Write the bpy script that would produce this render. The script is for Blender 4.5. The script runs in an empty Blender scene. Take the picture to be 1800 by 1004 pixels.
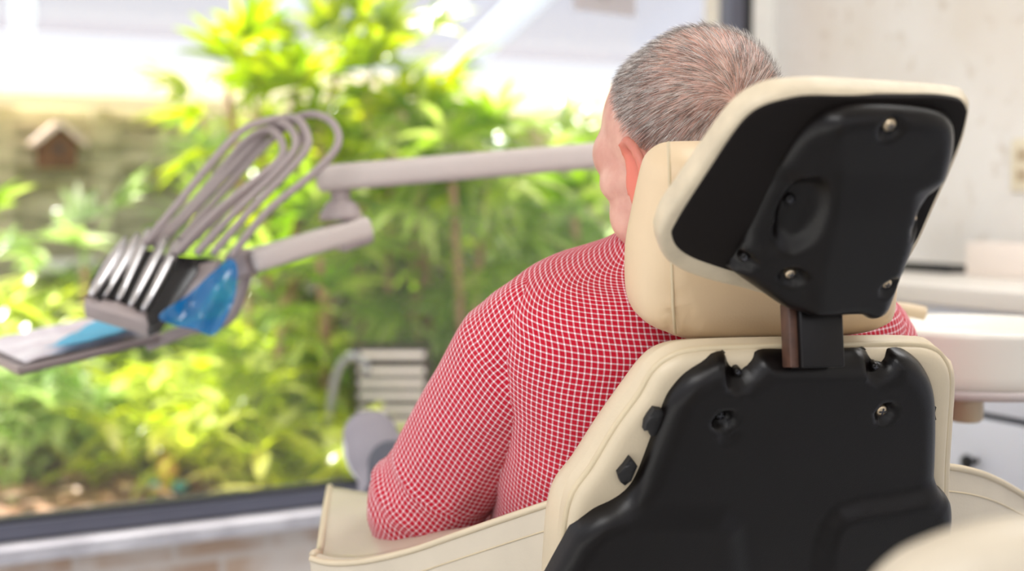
import bpy, bmesh, math, random
import numpy as np
from mathutils import Vector, Matrix, geometry, noise
random.seed(7); np.random.seed(7)
V = Vector
C = bpy.context.scene.collection
PI = math.pi

# ------------------------------------------------------------------ camera
FPX = 2500.0
HC = 1.12
PITCH = math.atan(152 / FPX)
CAM = V((0, 0, HC))
FWD = V((0, math.cos(PITCH), -math.sin(PITCH)))
UPV = V((0, math.sin(PITCH), math.cos(PITCH)))
RGT = V((1, 0, 0))

def ray(px, py):
    return RGT * ((px - 900) / FPX) + UPV * (-(py - 502) / FPX) + FWD

def at(px, py, Y):
    d = ray(px, py)
    return CAM + d * (Y / d.y)

def atz(px, py, z):
    d = ray(px, py)
    return CAM + d * ((z - HC) / d.z)

cam_d = bpy.data.cameras.new('camera')
cam_d.sensor_width = 36
cam_d.lens = 36 * FPX / 1800
cam_d.dof.use_dof = True
cam_d.dof.focus_distance = 1.42
cam_d.dof.aperture_fstop = 2.7
cam_d.clip_start = 0.02
cam = bpy.data.objects.new('camera', cam_d)
cam.location = CAM
cam.rotation_euler = (PI / 2 - PITCH, 0, 0)
C.objects.link(cam)
bpy.context.scene.camera = cam

# ------------------------------------------------------------------ materials
def lin(c):
    return tuple(((x / 255) / 12.92 if x / 255 <= 0.04045 else ((x / 255 + 0.055) / 1.055) ** 2.4) for x in c) + (1,)

class NT:
    def __init__(s, name):
        s.m = bpy.data.materials.new(name)
        s.m.use_nodes = True
        s.t = s.m.node_tree
        s.t.nodes.clear()
        s.out = s.n('ShaderNodeOutputMaterial')
    def n(s, typ, **kw):
        x = s.t.nodes.new(typ)
        for k, v in kw.items():
            if k.startswith('i_'):
                key = k[2:].replace('_', ' ')
                x.inputs[key].default_value = v
            else:
                setattr(x, k, v)
        return x
    def l(s, a, b):
        s.t.links.new(a, b)
    def math(s, op, a, b=None, clamp=False):
        x = s.n('ShaderNodeMath', operation=op, use_clamp=clamp)
        for i, v in enumerate((a, b)):
            if v is None: continue
            if hasattr(v, 'links'): s.l(v, x.inputs[i])
            else: x.inputs[i].default_value = v
        return x.outputs[0]
    def mix(s, f, a, b):
        x = s.n('ShaderNodeMix', data_type='RGBA')
        for i, v in ((0, f), (6, a), (7, b)):
            if hasattr(v, 'links'): s.l(v, x.inputs[i])
            else: x.inputs[i].default_value = v
        return x.outputs[2]
    def noise(s, scale, detail=4, vec=None, coord='Object'):
        x = s.n('ShaderNodeTexNoise', i_Scale=scale, i_Detail=detail)
        if vec is None:
            vec = s.n('ShaderNodeTexCoord').outputs[coord]
        s.l(vec, x.inputs['Vector'])
        return x.outputs['Fac']
    def ramp(s, f, stops):
        r = s.n('ShaderNodeValToRGB')
        e = r.color_ramp.elements
        while len(e) < len(stops): e.new(0.5)
        for i, (p, c) in enumerate(stops):
            e[i].position = p; e[i].color = c
        s.l(f, r.inputs[0])
        return r.outputs[0]
    def bump(s, h, strength=0.2, dist=0.001):
        b = s.n('ShaderNodeBump', i_Strength=strength, i_Distance=dist)
        s.l(h, b.inputs['Height'])
        return b.outputs[0]

def pbr(name, col, rough=0.5, metal=0.0, var=0.0, var_scale=8.0, bump=0.0, bump_scale=200.0, bump_dist=0.001, spec=0.5, col2=None, sub=0.0, coat=0.0):
    m = NT(name)
    p = m.n('ShaderNodeBsdfPrincipled', i_Roughness=rough, i_Metallic=metal)
    p.inputs['Specular IOR Level'].default_value = spec
    p.inputs['Coat Weight'].default_value = coat
    c = lin(col) if len(col) == 3 else col
    if var > 0 or col2 is not None:
        c2 = lin(col2) if col2 is not None else tuple(max(0, x * (1 - var)) for x in c[:3]) + (1,)
        f = m.noise(var_scale, 5)
        f = m.ramp(f, [(0.35, (0, 0, 0, 1)), (0.68, (1, 1, 1, 1))])
        m.l(m.mix(f, c, c2), p.inputs['Base Color'])
    else:
        p.inputs['Base Color'].default_value = c
    if bump > 0:
        m.l(m.bump(m.noise(bump_scale, 3), bump, bump_dist), p.inputs['Normal'])
    if sub > 0:
        p.inputs['Subsurface Weight'].default_value = sub
        p.inputs['Subsurface Radius'].default_value = (0.01, 0.004, 0.002)
    m.l(p.outputs[0], m.out.inputs[0])
    return m.m

M = {}
M['vinyl'] = pbr('cream vinyl', (207, 191, 163), 0.42, var=0.07, var_scale=14, bump=0.25, bump_scale=420, bump_dist=0.0006)
M['vinyl_pad'] = pbr('tan cream vinyl', (214, 190, 156), 0.45, var=0.06, var_scale=10, bump=0.2, bump_scale=420, bump_dist=0.0006)
M['vinyl_wing'] = pbr('grey cream vinyl', (196, 184, 164), 0.38, var=0.08, var_scale=12, bump=0.25, bump_scale=420, bump_dist=0.0006)
M['piping'] = pbr('cream piping', (205, 188, 156), 0.45, var=0.1, var_scale=30)
M['rim'] = pbr('worn cream vinyl edge', (208, 193, 166), 0.5, var=0.16, var_scale=40, bump=0.4, bump_scale=160, bump_dist=0.001)
M['black'] = pbr('moulded black plastic', (15, 11, 10), 0.3, var=0.15, var_scale=10, bump=0.35, bump_scale=900, bump_dist=0.0004, spec=0.28)
M['cloth_black'] = pbr('black backing cloth', (22, 17, 15), 0.75, spec=0.2, bump=0.4, bump_scale=1400, bump_dist=0.0004)
M['black_rough'] = pbr('torn black clip', (22, 20, 20), 0.55, bump=0.6, bump_scale=150, bump_dist=0.002)
M['steel'] = pbr('screw metal', (210, 190, 160), 0.3, 1.0)
M['bar_edge'] = pbr('brown bar edge', (92, 62, 48), 0.5, var=0.5, var_scale=60)
M['grey_plastic'] = pbr('grey plastic', (188, 178, 176), 0.4)
M['unit'] = pbr('warm grey painted arm', (196, 186, 180), 0.4, var=0.04)
M['hose'] = pbr('grey hose', (158, 146, 144), 0.5)
M['silver'] = pbr('brushed silver handpiece', (205, 203, 205), 0.28, 0.9)
M['gloss_black'] = pbr('gloss black holder', (14, 14, 18), 0.25)
M['bowl'] = pbr('white glazed bowl', (226, 222, 212), 0.22)
M['beige_plastic'] = pbr('beige plastic', (198, 178, 148), 0.4)
M['counter'] = pbr('cream laminate', (228, 222, 214), 0.35, var=0.03)
M['cabinet'] = pbr('white cabinet', (226, 229, 238), 0.45)
M['dark'] = pbr('dark gap', (64, 64, 70), 0.6)
M['knob'] = pbr('black knob', (16, 15, 16), 0.4)
M['white_paint'] = pbr('white paint', (240, 238, 232), 0.55, var=0.05)
M['frame'] = pbr('grey black aluminium', (104, 106, 120), 0.35, 0.5)
M['frame_dark'] = pbr('black gasket', (20, 20, 22), 0.5)
M['ivory'] = pbr('ivory outlet', (232, 222, 198), 0.4)
M['trouser'] = pbr('navy trousers', (52, 56, 72), 0.85, bump=0.4, bump_scale=500)
M['shoe'] = pbr('grey knit shoe', (160, 155, 163), 0.75, bump=0.4, bump_scale=500)
M['shoe_dark'] = pbr('dark grey shoe collar', (92, 94, 104), 0.75)
M['sole'] = pbr('white sole', (225, 225, 225), 0.6)
M['floor'] = pbr('vinyl floor', (168, 170, 172), 0.5, var=0.1, var_scale=20)
M['ceiling'] = pbr('ceiling paint', (238, 236, 230), 0.8)
M['rafter'] = None
M['trunk'] = pbr('tan palm cane', (196, 158, 128), 0.8, col2=(150, 112, 84), var_scale=25, bump=0.5, bump_scale=60, bump_dist=0.004)
M['pole'] = pbr('galvanised pipe', (150, 154, 160), 0.35, 0.6)
M['screen_dark'] = pbr('dark wood', (62, 54, 42), 0.8, var=0.3)
M['white_slat'] = pbr('white slat', (250, 246, 244), 0.5)
M['bird_wood'] = pbr('brown birdhouse wood', (122, 82, 52), 0.8, var=0.3, var_scale=20)
M['bird_roof'] = pbr('pale birdhouse roof', (245, 226, 214), 0.7)
M['teal'] = pbr('teal glaze', (70, 176, 190), 0.3)
M['yellow'] = pbr('yellow ochre glaze', (214, 178, 84), 0.4)
M['paper'] = pbr('paper', (250, 247, 252), 0.8, col2=(218, 206, 216), var_scale=14)
M['blue_paper'] = pbr('blue paper', (104, 190, 226), 0.8)
M['pink_box'] = pbr('cream box', (240, 228, 218), 0.6)

def wall_mat():
    m = NT('mottled cream wallpaper')
    p = m.n('ShaderNodeBsdfPrincipled', i_Roughness=0.7)
    f1 = m.ramp(m.noise(3.0, 6), [(0.42, (0, 0, 0, 1)), (0.7, (1, 1, 1, 1))])
    f2 = m.ramp(m.noise(22.0, 6), [(0.60, (0, 0, 0, 1)), (0.76, (1, 1, 1, 1))])
    a = m.mix(f1, lin((236, 233, 228)), lin((228, 221, 211)))
    b = m.mix(m.math('MULTIPLY', f2, 0.55), a, lin((196, 180, 160)))
    m.l(b, p.inputs['Base Color'])
    m.l(p.outputs[0], m.out.inputs[0])
    return m.m
M['wall'] = wall_mat()

def brick_mat():
    m = NT('old painted brick')
    p = m.n('ShaderNodeBsdfPrincipled', i_Roughness=0.8)
    tc = m.n('ShaderNodeTexCoord')
    b = m.n('ShaderNodeTexBrick', i_Scale=1.0)
    b.inputs['Brick Width'].default_value = 0.22
    b.inputs['Row Height'].default_value = 0.075
    b.inputs['Mortar Size'].default_value = 0.008
    b.inputs['Color1'].default_value = lin((206, 180, 158))
    b.inputs['Color2'].default_value = lin((188, 158, 136))
    b.inputs['Mortar'].default_value = lin((216, 206, 198))
    m.l(tc.outputs['UV'], b.inputs['Vector'])
    f = m.ramp(m.noise(9, 6), [(0.4, (0, 0, 0, 1)), (0.65, (1, 1, 1, 1))])
    m.l(m.mix(f, b.outputs[0], lin((226, 216, 208))), p.inputs['Base Color'])
    m.l(p.outputs[0], m.out.inputs[0])
    return m.m
M['brick'] = brick_mat()
M['sill'] = pbr('worn white sill', (208, 207, 214), 0.6, col2=(168, 166, 174), var_scale=9)

def gingham_mat():
    m = NT('red and white gingham cotton')
    p = m.n('ShaderNodeBsdfPrincipled', i_Roughness=0.85)
    p.inputs['Specular IOR Level'].default_value = 0.25
    p.inputs['Sheen Weight'].default_value = 0.15
    uv = m.n('ShaderNodeTexCoord').outputs['UV']
    sx = m.n('ShaderNodeSeparateXYZ'); m.l(uv, sx.inputs[0])
    per = 0.0066
    def band(o):
        t = m.math('FRACT', m.math('DIVIDE', o, per))
        d = m.math('ABSOLUTE', m.math('SUBTRACT', t, 0.5))          # 0 at the band centre
        w = m.math('MULTIPLY', m.math('SUBTRACT', 0.17, d), 13.0, clamp=True)
        core = m.math('MULTIPLY', m.math('SUBTRACT', 0.045, d), 30.0, clamp=True)
        return w, core
    bu, cu = band(sx.outputs[0]); bv, cv = band(sx.outputs[1])
    red = m.mix(m.noise(35, 3), lin((170, 4, 34)), lin((190, 10, 44)))
    s1 = m.math('ADD', bu, bv)
    one = m.math('MULTIPLY', s1, 0.5)
    both = m.math('MULTIPLY', bu, bv)
    fac = m.math('ADD', m.math('MULTIPLY', m.math('MAXIMUM', bu, bv), 0.33), m.math('MULTIPLY', both, 0.62), clamp=True)
    c1 = m.mix(fac, red, lin((250, 240, 244)))
    thin = m.math('MULTIPLY', m.math('MAXIMUM', cu, cv), 0.30)
    c2 = m.mix(thin, c1, lin((120, 40, 84)))
    m.l(c2, p.inputs['Base Color'])
    w1 = m.n('ShaderNodeTexNoise', i_Scale=22.0, i_Detail=3.0)
    m.l(m.n('ShaderNodeTexCoord').outputs['Object'], w1.inputs['Vector'])
    m.l(m.bump(w1.outputs['Fac'], 0.35, 0.006), p.inputs['Normal'])
    m.l(p.outputs[0], m.out.inputs[0])
    return m.m
M['gingham'] = gingham_mat()

def skin_mat():
    m = NT('ruddy skin')
    p = m.n('ShaderNodeBsdfPrincipled', i_Roughness=0.5)
    f = m.ramp(m.noise(30, 5), [(0.38, (0, 0, 0, 1)), (0.66, (1, 1, 1, 1))])
    a = m.mix(f, lin((217, 172, 154)), lin((198, 145, 129)))
    at_ = m.n('ShaderNodeAttribute', attribute_name='tint')
    sp = m.n('ShaderNodeSeparateColor'); m.l(at_.outputs['Color'], sp.inputs[0])
    b = m.mix(sp.outputs[0], a, lin((212, 118, 98)))        # ear
    c = m.mix(m.math('MULTIPLY', sp.outputs[1], 0.55), b, lin((140, 116, 106)))   # stubbled scalp
    m.l(c, p.inputs['Base Color'])
    p.inputs['Subsurface Weight'].default_value = 0.12
    p.inputs['Subsurface Radius'].default_value = (0.008, 0.003, 0.0015)
    m.l(m.bump(m.noise(400, 3), 0.15, 0.0006), p.inputs['Normal'])
    m.l(p.outputs[0], m.out.inputs[0])
    return m.m
M['skin'] = skin_mat()

def hair_mat():
    m = NT('short grey hair')
    p = m.n('ShaderNodeBsdfPrincipled', i_Roughness=0.45)
    h = m.n('ShaderNodeHairInfo')
    c = m.ramp(h.outputs['Random'], [(0.0, lin((50, 39, 33))), (0.42, lin((104, 88, 78))), (0.6, lin((176, 164, 155))), (1.0, lin((250, 248, 244)))])
    m.l(c, p.inputs['Base Color'])
    m.l(p.outputs[0], m.out.inputs[0])
    return m.m
M['hair'] = hair_mat()

def leaf_mat(name, c1, c2, c3, trans=0.45, rough=0.3):
    m = NT(name)
    g = m.n('ShaderNodeNewGeometry')
    c = m.ramp(g.outputs['Random Per Island'], [(0.0, lin(c1)), (0.5, lin(c2)), (1.0, lin(c3))])
    p = m.n('ShaderNodeBsdfPrincipled', i_Roughness=rough)
    p.inputs['Specular IOR Level'].default_value = 0.9
    m.l(c, p.inputs['Base Color'])
    t = m.n('ShaderNodeBsdfTranslucent')
    hs = m.n('ShaderNodeHueSaturation', i_Saturation=1.15, i_Value=1.35)
    m.l(c, hs.inputs['Color']); m.l(hs.outputs[0], t.inputs['Color'])
    mx = m.n('ShaderNodeMixShader'); mx.inputs[0].default_value = trans
    m.l(p.outputs[0], mx.inputs[1]); m.l(t.outputs[0], mx.inputs[2])
    m.l(mx.outputs[0], m.out.inputs[0])
    return m.m
M['leaf_top'] = leaf_mat('sunlit yellow green palm leaf', (112, 146, 20), (168, 188, 28), (214, 220, 78), 0.6, 0.24)  # glow of backlit leaves put into the yellow green colour
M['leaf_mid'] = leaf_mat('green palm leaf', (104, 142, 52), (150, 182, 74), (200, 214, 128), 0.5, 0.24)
M['leaf_dark'] = leaf_mat('dark green palm leaf', (72, 92, 42), (104, 128, 56), (150, 168, 86), 0.4, 0.24)  # shaded copy of the palm leaf, shade put into the darker greens
M['leaf_low'] = leaf_mat('lime shrub leaf', (160, 182, 50), (204, 214, 76), (238, 242, 168), 0.55, 0.24)
M['leaf_pale'] = leaf_mat('pale green shrub leaf', (136, 168, 92), (180, 204, 130), (228, 238, 200), 0.5, 0.24)

def glass_mat(name, tint=(1, 1, 1, 1), refl=0.08, haze=0.0):
    m = NT(name)
    t = m.n('ShaderNodeBsdfTransparent'); t.inputs[0].default_value = tint
    g = m.n('ShaderNodeBsdfGlossy', i_Roughness=0.02)
    fr = m.n('ShaderNodeFresnel', i_IOR=1.45)
    mx = m.n('ShaderNodeMixShader')
    m.l(m.math('MULTIPLY', fr.outputs[0], refl * 8), mx.inputs[0])
    m.l(t.outputs[0], mx.inputs[1]); m.l(g.outputs[0], mx.inputs[2])
    hz = m.n('ShaderNodeBsdfTranslucent'); hz.inputs[0].default_value = (1, 0.98, 0.92, 1)     # veiling glare put into the glass as a faint pale layer
    m4 = m.n('ShaderNodeMixShader'); m4.inputs[0].default_value = haze
    m.l(mx.outputs[0], m4.inputs[1]); m.l(hz.outputs[0], m4.inputs[2])
    m.l(m4.outputs[0], m.out.inputs[0])
    return m.m
M['glass'] = glass_mat('window glass', (0.97, 0.98, 0.97, 1), 0.06, 0.016)

def film_mat(name, col, alpha, tint=None):
    m = NT(name)
    t = m.n('ShaderNodeBsdfTransparent')
    t.inputs[0].default_value = lin(tint or col)
    d = m.n('ShaderNodeBsdfDiffuse'); d.inputs[0].default_value = lin(col)
    tr = m.n('ShaderNodeBsdfTranslucent'); tr.inputs[0].default_value = lin(col)
    m1 = m.n('ShaderNodeMixShader'); m1.inputs[0].default_value = 0.5
    m.l(d.outputs[0], m1.inputs[1]); m.l(tr.outputs[0], m1.inputs[2])
    m2 = m.n('ShaderNodeMixShader'); m2.inputs[0].default_value = alpha
    m.l(t.outputs[0], m2.inputs[1]); m.l(m1.outputs[0], m2.inputs[2])
    gl = m.n('ShaderNodeBsdfGlossy', i_Roughness=0.15)
    m3 = m.n('ShaderNodeMixShader'); m3.inputs[0].default_value = 0.06
    m.l(m2.outputs[0], m3.inputs[1]); m.l(gl.outputs[0], m3.inputs[2])
    m.l(m3.outputs[0], m.out.inputs[0])
    return m.m
M['blue_film'] = film_mat('blue plastic film', (40, 150, 226), 0.55)
M['panel'] = film_mat('frosted roof panel', (92, 93, 102), 0.42, (240, 240, 248))
M['rafter'] = film_mat('white translucent rafter', (240, 246, 255), 0.9)
M['beam'] = film_mat('cream translucent fascia', (253, 246, 230), 0.97)
M['notice'] = film_mat('backlit notice paper', (214, 206, 214), 0.95)

def fence_mat():
    m = NT('weathered olive fence boards')
    p = m.n('ShaderNodeBsdfPrincipled', i_Roughness=0.85)
    tc = m.n('ShaderNodeTexCoord').outputs['Object']
    mp = m.n('ShaderNodeMapping'); m.l(tc, mp.inputs[0])
    mp.inputs['Scale'].default_value = (2.5, 2.5, 16)
    f = m.ramp(m.noise(1.6, 4, mp.outputs[0]), [(0.38, (0, 0, 0, 1)), (0.62, (1, 1, 1, 1))])
    a = m.mix(f, lin((158, 154, 122)), lin((214, 206, 176)))
    g = m.ramp(m.noise(1.3, 4), [(0.4, (0, 0, 0, 1)), (0.7, (1, 1, 1, 1))])
    b = m.mix(m.math('MULTIPLY', g, 0.5), a, lin((128, 142, 84)))
    m.l(b, p.inputs['Base Color'])
    m.l(p.outputs[0], m.out.inputs[0])
    return m.m
M['fence'] = fence_mat()

def mulch_mat():
    m = NT('brown leaf mulch')
    p = m.n('ShaderNodeBsdfPrincipled', i_Roughness=0.9)
    f = m.ramp(m.noise(24, 6), [(0.32, lin((104, 78, 58))), (0.5, lin((166, 128, 98))), (0.66, lin((222, 184, 152)))])
    m.l(f, p.inputs['Base Color'])
    m.l(m.bump(m.noise(40, 5), 0.8, 0.03), p.inputs['Normal'])
    m.l(p.outputs[0], m.out.inputs[0])
    return m.m
M['mulch'] = mulch_mat()
M['litter'] = leaf_mat('dry tan fallen leaves', (176, 130, 100), (222, 180, 148), (250, 226, 204), 0.2, 0.5)

# ------------------------------------------------------------------ object helpers
ROOT_LOC = {}
def tag(o, label=None, cat=None, group=None, kind=None):
    if label: o['label'] = label
    if cat: o['category'] = cat
    if group: o['group'] = group
    if kind: o['kind'] = kind
    return o

def empty(name, loc, label=None, cat=None, group=None, kind=None):
    o = bpy.data.objects.new(name, None)
    o.location = loc; o.empty_display_size = 0.05
    C.objects.link(o)
    ROOT_LOC[o] = V(loc)
    return tag(o, label, cat, group, kind)

def obj(name, verts, faces, mat, parent=None, smooth=True, uvs=None, sharp=None):
    verts = [V(v) for v in verts]
    if parent is not None:
        org = ROOT_LOC[parent]
    else:
        lo = [min(v[i] for v in verts) for i in range(3)]; hi = [max(v[i] for v in verts) for i in range(3)]
        org = V(((lo[0] + hi[0]) / 2, (lo[1] + hi[1]) / 2, lo[2]))
    me = bpy.data.meshes.new(name)
    me.from_pydata([tuple(v - org) for v in verts], [], [tuple(f) for f in faces])
    if uvs is not None:
        ul = me.uv_layers.new(name='UVMap')
        for lp in me.loops:
            ul.data[lp.index].uv = uvs[lp.vertex_index]
    me.materials.append(mat)
    o = bpy.data.objects.new(name, me)
    C.objects.link(o)
    bm = bmesh.new(); bm.from_mesh(me)
    if uvs is None:
        bmesh.ops.recalc_face_normals(bm, faces=bm.faces)
    bm.to_mesh(me); bm.free()
    if smooth:
        me.polygons.foreach_set('use_smooth', [True] * len(me.polygons))
        if sharp is not None:
            me.set_sharp_from_angle(angle=math.radians(sharp))
    if parent is not None:
        o.parent = parent
        ROOT_LOC[o] = org
    else:
        o.location = org
        ROOT_LOC[o] = org
    me.update()
    return o

def struct(o, label=None):
    o['kind'] = 'structure'
    if label: o['label'] = label
    return o

def box_geo(c, ax, ay, az, hx, hy, hz, bev=0.0, seg=3):
    """oriented box, bevelled; returns verts, faces"""
    bm = bmesh.new()
    bmesh.ops.create_cube(bm, size=2.0)
    for v in bm.verts:
        v.co = V((v.co.x * hx, v.co.y * hy, v.co.z * hz))
    if bev > 0:
        bmesh.ops.bevel(bm, geom=bm.edges[:], offset=min(bev, 0.98 * min(hx, hy, hz)), segments=seg, affect='EDGES', profile=0.5)
    bm.verts.ensure_lookup_table()
    vs = [c + ax * v.co.x + ay * v.co.y + az * v.co.z for v in bm.verts]
    idx = {v: i for i, v in enumerate(bm.verts)}
    fs = [[idx[v] for v in f.verts] for f in bm.faces]
    bm.free()
    return vs, fs

X, Yv, Z = V((1, 0, 0)), V((0, 1, 0)), V((0, 0, 1))

def join(*geos):
    vs, fs = [], []
    for v, f in geos:
        o = len(vs)
        vs += list(v); fs += [[i + o for i in q] for q in f]
    return vs, fs

def crom(pts, n=8, closed=False):
    P = [V(p) for p in pts]
    out = []
    N = len(P)
    for i in range(N if closed else N - 1):
        if closed:
            a, b, c, d = P[(i - 1) % N], P[i], P[(i + 1) % N], P[(i + 2) % N]
        else:
            a, b, c, d = P[max(i - 1, 0)], P[i], P[i + 1], P[min(i + 2, N - 1)]
        for k in range(n):
            t = k / n
            out.append(0.5 * ((2 * b) + (c - a) * t + (2 * a - 5 * b + 4 * c - d) * t * t + (3 * b - a - 3 * c + d) * t ** 3))
    if not closed: out.append(P[-1])
    return out

def tube_geo(pts, rad, seg=10, caps=True):
    pts = [V(p) for p in pts]
    n = len(pts)
    if not hasattr(rad, '__len__'): rad = [rad] * n
    vs, fs = [], []
    t0 = (pts[1] - pts[0]).normalized()
    up = Z if abs(t0.z) < 0.9 else X
    nrm = (up - t0 * up.dot(t0)).normalized()
    for i, p in enumerate(pts):
        t = (pts[min(i + 1, n - 1)] - pts[max(i - 1, 0)]).normalized()
        nrm = (nrm - t * nrm.dot(t)).normalized()
        b = t.cross(nrm)
        for k in range(seg):
            a = 2 * PI * k / seg
            vs.append(p + (nrm * math.cos(a) + b * math.sin(a)) * rad[i])
    for i in range(n - 1):
        for k in range(seg):
            fs.append([i * seg + k, i * seg + (k + 1) % seg, (i + 1) * seg + (k + 1) % seg, (i + 1) * seg + k])
    if caps:
        fs.append(list(range(seg))[::-1]); fs.append(list(range((n - 1) * seg, n * seg)))
    return vs, fs

def lathe_geo(prof, org, ax=Z, e1=X, seg=48):
    """prof: list of (r, h)"""
    e2 = ax.cross(e1)
    vs, fs = [], []
    for r, h in prof:
        for k in range(seg):
            a = 2 * PI * k / seg
            vs.append(org + ax * h + (e1 * math.cos(a) + e2 * math.sin(a)) * r)
    for i in range(len(prof) - 1):
        for k in range(seg):
            fs.append([i * seg + k, i * seg + (k + 1) % seg, (i + 1) * seg + (k + 1) % seg, (i + 1) * seg + k])
    fs.append(list(range(seg))[::-1]); fs.append(list(range((len(prof) - 1) * seg, len(prof) * seg)))
    return vs, fs

def ell_geo(c, ax, ay, az, r, nu=20, nv=12):
    vs, fs = [], []
    vs.append(c + az * r[2])
    for i in range(1, nv):
        th = PI * i / nv
        for k in range(nu):
            ph = 2 * PI * k / nu
            vs.append(c + ax * (r[0] * math.sin(th) * math.cos(ph)) + ay * (r[1] * math.sin(th) * math.sin(ph)) + az * (r[2] * math.cos(th)))
    vs.append(c - az * r[2])
    last = len(vs) - 1
    for k in range(nu):
        fs.append([0, 1 + k, 1 + (k + 1) % nu])
    for i in range(nv - 2):
        for k in range(nu):
            a = 1 + i * nu
            fs.append([a + k, a + nu + k, a + nu + (k + 1) % nu, a + (k + 1) % nu])
    a = 1 + (nv - 2) * nu
    for k in range(nu):
        fs.append([a + k, last, a + (k + 1) % nu])
    return vs, fs

def capsule_geo(pts, rad):
    g = []
    pts = [V(p) for p in pts]
    for p, r in zip(pts, rad):
        g.append(ell_geo(p, X, Yv, Z, (r, r, r), 16, 10))
    for i in range(len(pts) - 1):
        g.append(tube_geo([pts[i], pts[i + 1]], [rad[i], rad[i + 1]], 16))
    return join(*g)

def remesh_geo(geo, voxel, smooth=6):
    me = bpy.data.meshes.new('tmp')
    me.from_pydata([tuple(v) for v in geo[0]], [], geo[1])
    bm = bmesh.new(); bm.from_mesh(me); bmesh.ops.recalc_face_normals(bm, faces=bm.faces); bm.to_mesh(me); bm.free()
    o = bpy.data.objects.new('tmp', me); C.objects.link(o)
    r = o.modifiers.new('r', 'REMESH'); r.mode = 'VOXEL'; r.voxel_size = voxel
    s = o.modifiers.new('s', 'SMOOTH'); s.factor = 0.5; s.iterations = smooth
    dg = bpy.context.evaluated_depsgraph_get()
    ev = o.evaluated_get(dg)
    m2 = ev.to_mesh()
    vs = [v.co.copy() for v in m2.vertices]; fs = [list(p.vertices) for p in m2.polygons]
    ev.to_mesh_clear()
    bpy.data.objects.remove(o); bpy.data.meshes.remove(me)
    return vs, fs

# ------------------------------------------------------------------ planes and moulded shells
class Plane:
    def __init__(s, org, r, u):
        s.o, s.r, s.u = V(org), V(r).normalized(), V(u).normalized()
        s.n = s.r.cross(s.u)                      # towards the camera side
    def hit(s, px, py):
        d = ray(px, py)
        k = (s.o - CAM).dot(s.n) / d.dot(s.n)
        q = CAM + d * k - s.o
        return (q.dot(s.r), q.dot(s.u))
    def pt(s, uv, h=0.0):
        return s.o + s.r * uv[0] + s.u * uv[1] + s.n * h
    def moved(s, h):
        return Plane(s.o + s.n * h, s.r, s.u)

def seg_dist(P, Q):
    """distance of points P (n,2) to closed polyline Q (m,2)"""
    A = Q; B = np.roll(Q, -1, axis=0); D = B - A
    L = (D ** 2).sum(1) + 1e-18
    out = np.full(len(P), 1e9)
    for s in range(0, len(P), 4000):
        p = P[s:s + 4000]
        t = ((p[:, None, :] - A[None]) * D[None]).sum(2) / L[None]
        t = np.clip(t, 0, 1)
        d = p[:, None, :] - (A[None] + t[..., None] * D[None])
        out[s:s + 4000] = np.sqrt((d ** 2).sum(2).min(1))
    return out

def inside(P, Q):
    A = Q; B = np.roll(Q, -1, axis=0)
    res = np.zeros(len(P), bool)
    for a, b in zip(A, B):
        c = ((a[1] > P[:, 1]) != (b[1] > P[:, 1]))
        with np.errstate(divide='ignore', invalid='ignore'):
            xx = (b[0] - a[0]) * (P[:, 1] - a[1]) / (b[1] - a[1]) + a[0]
        res ^= c & (P[:, 0] < xx)
    return res

def resample(pts, spacing):
    out = [pts[0]]
    for p in pts[1:]:
        if (p - out[-1]).length >= spacing: out.append(p)
    if (out[0] - out[-1]).length < spacing * 0.5: out.pop()
    return np.array([(p.x, p.y) for p in out])

def smooth_outline(pl, px_pts, spacing=0.005, n=10, front=0.0, back=0.0):
    """photo outline -> plane outline. front/back: depths of the rim nearest and farthest from the
    viewer, so the outline of a thick tilted slab is the one traced, not that of its near face"""
    A = crom([V((*pl.moved(-front).hit(*p), 0)) for p in px_pts], n, True)
    if back <= 0: return resample(A, spacing)
    B = crom([V((*pl.moved(-back).hit(*p), 0)) for p in px_pts], n, True)
    m = len(A)
    ar = sum(A[i].x * A[(i + 1) % m].y - A[(i + 1) % m].x * A[i].y for i in range(m))
    out = []
    for i in range(m):
        t = (A[(i + 3) % m] - A[i - 3]).normalized()
        nn = V((t.y, -t.x, 0)) * (1 if ar > 0 else -1)          # outward
        d = A[i] - B[i]                                          # how far the back rim shows beyond the front one
        k = nn.dot(d) / (d.length + 1e-9)
        w = float(sstep(np.array([k * 1.2 + 0.5]))[0])
        out.append(A[i].lerp(B[i], w))
    return resample(out, spacing)

def sstep(x):
    x = np.clip(x, 0, 1)
    return x * x * (3 - 2 * x)

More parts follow.
